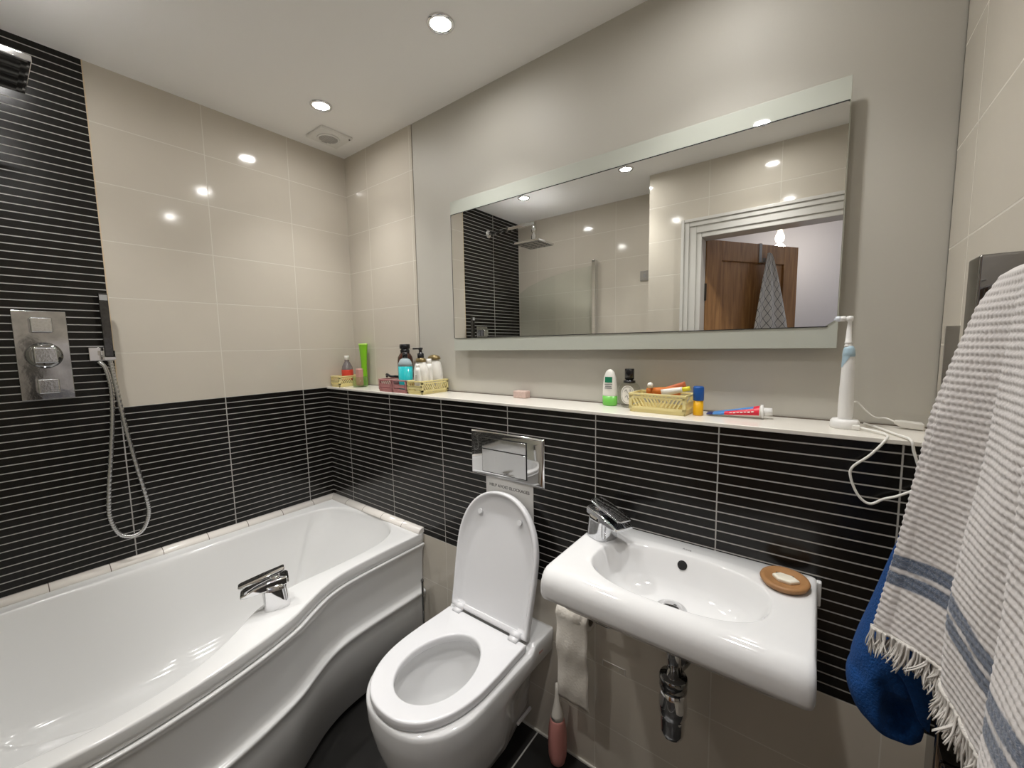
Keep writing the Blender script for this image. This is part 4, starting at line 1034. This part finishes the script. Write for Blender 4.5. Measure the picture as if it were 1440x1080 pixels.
# ------------------------------------------------------------------ beyond the doorway, seen in the mirror
TH = math.radians(57); hx, hyy = 1.492, -1.452
dm = Matrix.Translation((hx, hyy, 0)) @ Matrix.Rotation(-TH, 4, 'Z')
dl = bpy.data.objects.new('door_1', None); C.objects.link(dl); dl['kind'] = 'structure'; dl.location = (hx, hyy, 0); dl.rotation_euler = (0, 0, -TH)
def dpart(name, boxes, m, bevel=.002):
    bm = newbm()
    for b_ in boxes: box(bm, *b_)
    return obj(name, bm, m, dl, shift=False, bevel=bevel)
DW, DH, DT = .765, 1.975, .040
dpart('door_frame', [(0, .12, -DT, 0, .01, DH), (DW-.125, DW, -DT, 0, .01, DH), (.12, DW-.125, -DT, 0, DH-.115, DH), (.12, DW-.125, -DT, 0, .01, .20), (.12, DW-.125, -DT, 0, .92, 1.04), (DW/2-.05, DW/2+.05, -DT, 0, .20, .92)], 'oak')
dpart('door_panel', [(.12, DW-.125, -DT+.012, -.012, 1.04, DH-.115)], 'oak')
dpart('door_panel', [(.12, DW/2-.05, -DT+.012, -.012, .20, .92)], 'oak')
dpart('door_panel', [(DW/2+.05, DW-.125, -DT+.012, -.012, .20, .92)], 'oak')
dpart('door_hinge', [(-.012, .002, -.02, .006, 1.62, 1.72)], 'darkwood')
dpart('door_hinge', [(-.012, .002, -.02, .006, .25, .35)], 'darkwood')
dpart('door_handle', [(DW-.07, DW-.045, 0, .035, .98, 1.0), (DW-.16, DW-.045, .03, .042, .98, 1.0)], 'brushed')
bm = newbm(); mk = Matrix.Translation((hx, hyy, 0)) @ Matrix.Rotation(-TH, 4, 'Z')
dk = thing('door_hook', 'grey over-door hook on top of the oak door', 'hook', (hx, hyy, 0)); dk.rotation_euler = (0, 0, -TH)
bm = newbm(); box(bm, .417, .440, .0005, .003, 1.86, 1.9785); box(bm, .417, .440, -DT-.003, .003, 1.9755, 1.9785); box(bm, .417, .440, -DT-.003, -DT-.0005, 1.90, 1.9785); box(bm, .417, .440, .003, .030, 1.86, 1.864); box(bm, .417, .440, .027, .030, 1.864, 1.885)
obj('strap', bm, 'grey', dk, shift=False)
ct = thing('checked_towel', 'grey checked towel hanging from a hook on the oak door', 'towel', (hx, hyy, 0)); ct.rotation_euler = (0, 0, -TH)
bm = newbm(); uvl = bm.loops.layers.uv.new('UVMap'); G = []
for j in range(41):
    v = j/40; z = 1.90-.80*v; row = []
    l0 = .440-.115*min(1, v*1.3)**.9-.012; l1 = .470+.235*min(1, v*1.3)**.8
    l1 = min(l1, .69)
    for i in range(61):
        u = i/60; fold = math.sin(u*PI*5+.6)*(.006+.022*v)
        row.append((bm.verts.new((l0+(l1-l0)*u, .036+.012*(1-v)+fold*.7, z+.015*math.sin(u*PI))), (u*.42+v*.06, v*.80)))
    G.append(row)
for j in range(40):
    for i in range(60):
        q = (G[j][i], G[j][i+1], G[j+1][i+1], G[j+1][i]); f = bm.faces.new([t_[0] for t_ in q]); f.smooth = True
        for lp, t_ in zip(f.loops, q):
            a_, b_ = t_[1]; lp[uvl].uv = ((a_+b_)*.72, (a_-b_)*.72)
o_ = obj('cloth', bm, 'check', ct, shift=False, norm=False); q_ = o_.modifiers.new('solid', 'SOLIDIFY'); q_.thickness = .003

pl_ = thing('pendant_bulb', 'glowing bare bulb in white holder on hall ceiling above door', 'light bulb', (1.745, -2.88, 2.40))
bm = newbm(); lathe(bm, ((.045, 2.40), (.045, 2.385), (.030, 2.375), (.026, 2.37), (.026, 2.275), (0, 2.275)), (1.745, -2.88, 0), 28); obj('holder', bm, 'brushw', pl_)
bm = newbm(); lathe(bm, ((.014, 2.276), (.017, 2.262), (.030, 2.232), (.033, 2.21), (.028, 2.188), (.014, 2.176), (0, 2.174)), (1.745, -2.88, 0), 28); obj('bulb', bm, emis('warm_bulb', (1, .86, .62), 14.), pl_)
pl2 = bpy.data.lights.new('bulb_light', 'POINT'); pl2.energy = 6.5; pl2.color = (1, .90, .80); pl2.shadow_soft_size = .04
po = bpy.data.objects.new('bulb_light', pl2); C.objects.link(po); po.location = (1.745, -2.88, 2.13)
# unseen cool area lamp under the hall ceiling, standing in for daylight beyond
al = bpy.data.lights.new('hall_fill', 'AREA'); al.energy = 4; al.size = .6; al.color = (.86, .92, 1)
ao = bpy.data.objects.new('hall_fill', al); C.objects.link(ao); ao.location = (2.7, -2.2, 2.36)

sp = thing('switch_plate', 'small square switch plate high on tiles, seen in mirror', 'switch', (1.068, YF, 1.834))
bm = newbm(); box(bm, 1.036, 1.100, YF, YF+.008, 1.801, 1.867); obj('plate', bm, 'brushed', sp, bevel=.002)
bm = newbm(); box(bm, 1.060, 1.078, YF+.008, YF+.012, 1.822, 1.845); obj('rocker', bm, 'grey', sp, bevel=.001)

# ------------------------------------------------------------------ world, camera, view
w = bpy.data.worlds.new('World'); bpy.context.scene.world = w; w.use_nodes = True
w.node_tree.nodes['Background'].inputs[0].default_value = (.02, .02, .02, 1)
cam = bpy.data.cameras.new('Camera'); co = bpy.data.objects.new('Camera', cam); C.objects.link(co)
cam.sensor_width = 36; cam.lens = 570.688/1440*36; cam.clip_start = .01
rx_ = Vector((.79802536, .60237062, -.01746914)); dn = Vector((.04468297, -.08805529, -.99511291)); fw = Vector((-.60096503, .79334476, -.09718606))
co.matrix_world = Matrix.Translation((2.04668474, -1.27022824, 1.38131776)) @ Matrix(((rx_.x, -dn.x, -fw.x), (rx_.y, -dn.y, -fw.y), (rx_.z, -dn.z, -fw.z))).to_4x4()
S = bpy.context.scene; S.camera = co
S.view_settings.view_transform = 'Standard'; S.view_settings.look = 'None'; S.view_settings.gamma = 1; S.view_settings.exposure = 0.02
S.view_settings.use_curve_mapping = False
S.cycles.max_bounces = 16; S.cycles.diffuse_bounces = 8; S.cycles.glossy_bounces = 8; S.cycles.transmission_bounces = 12; S.cycles.sample_clamp_indirect = 25
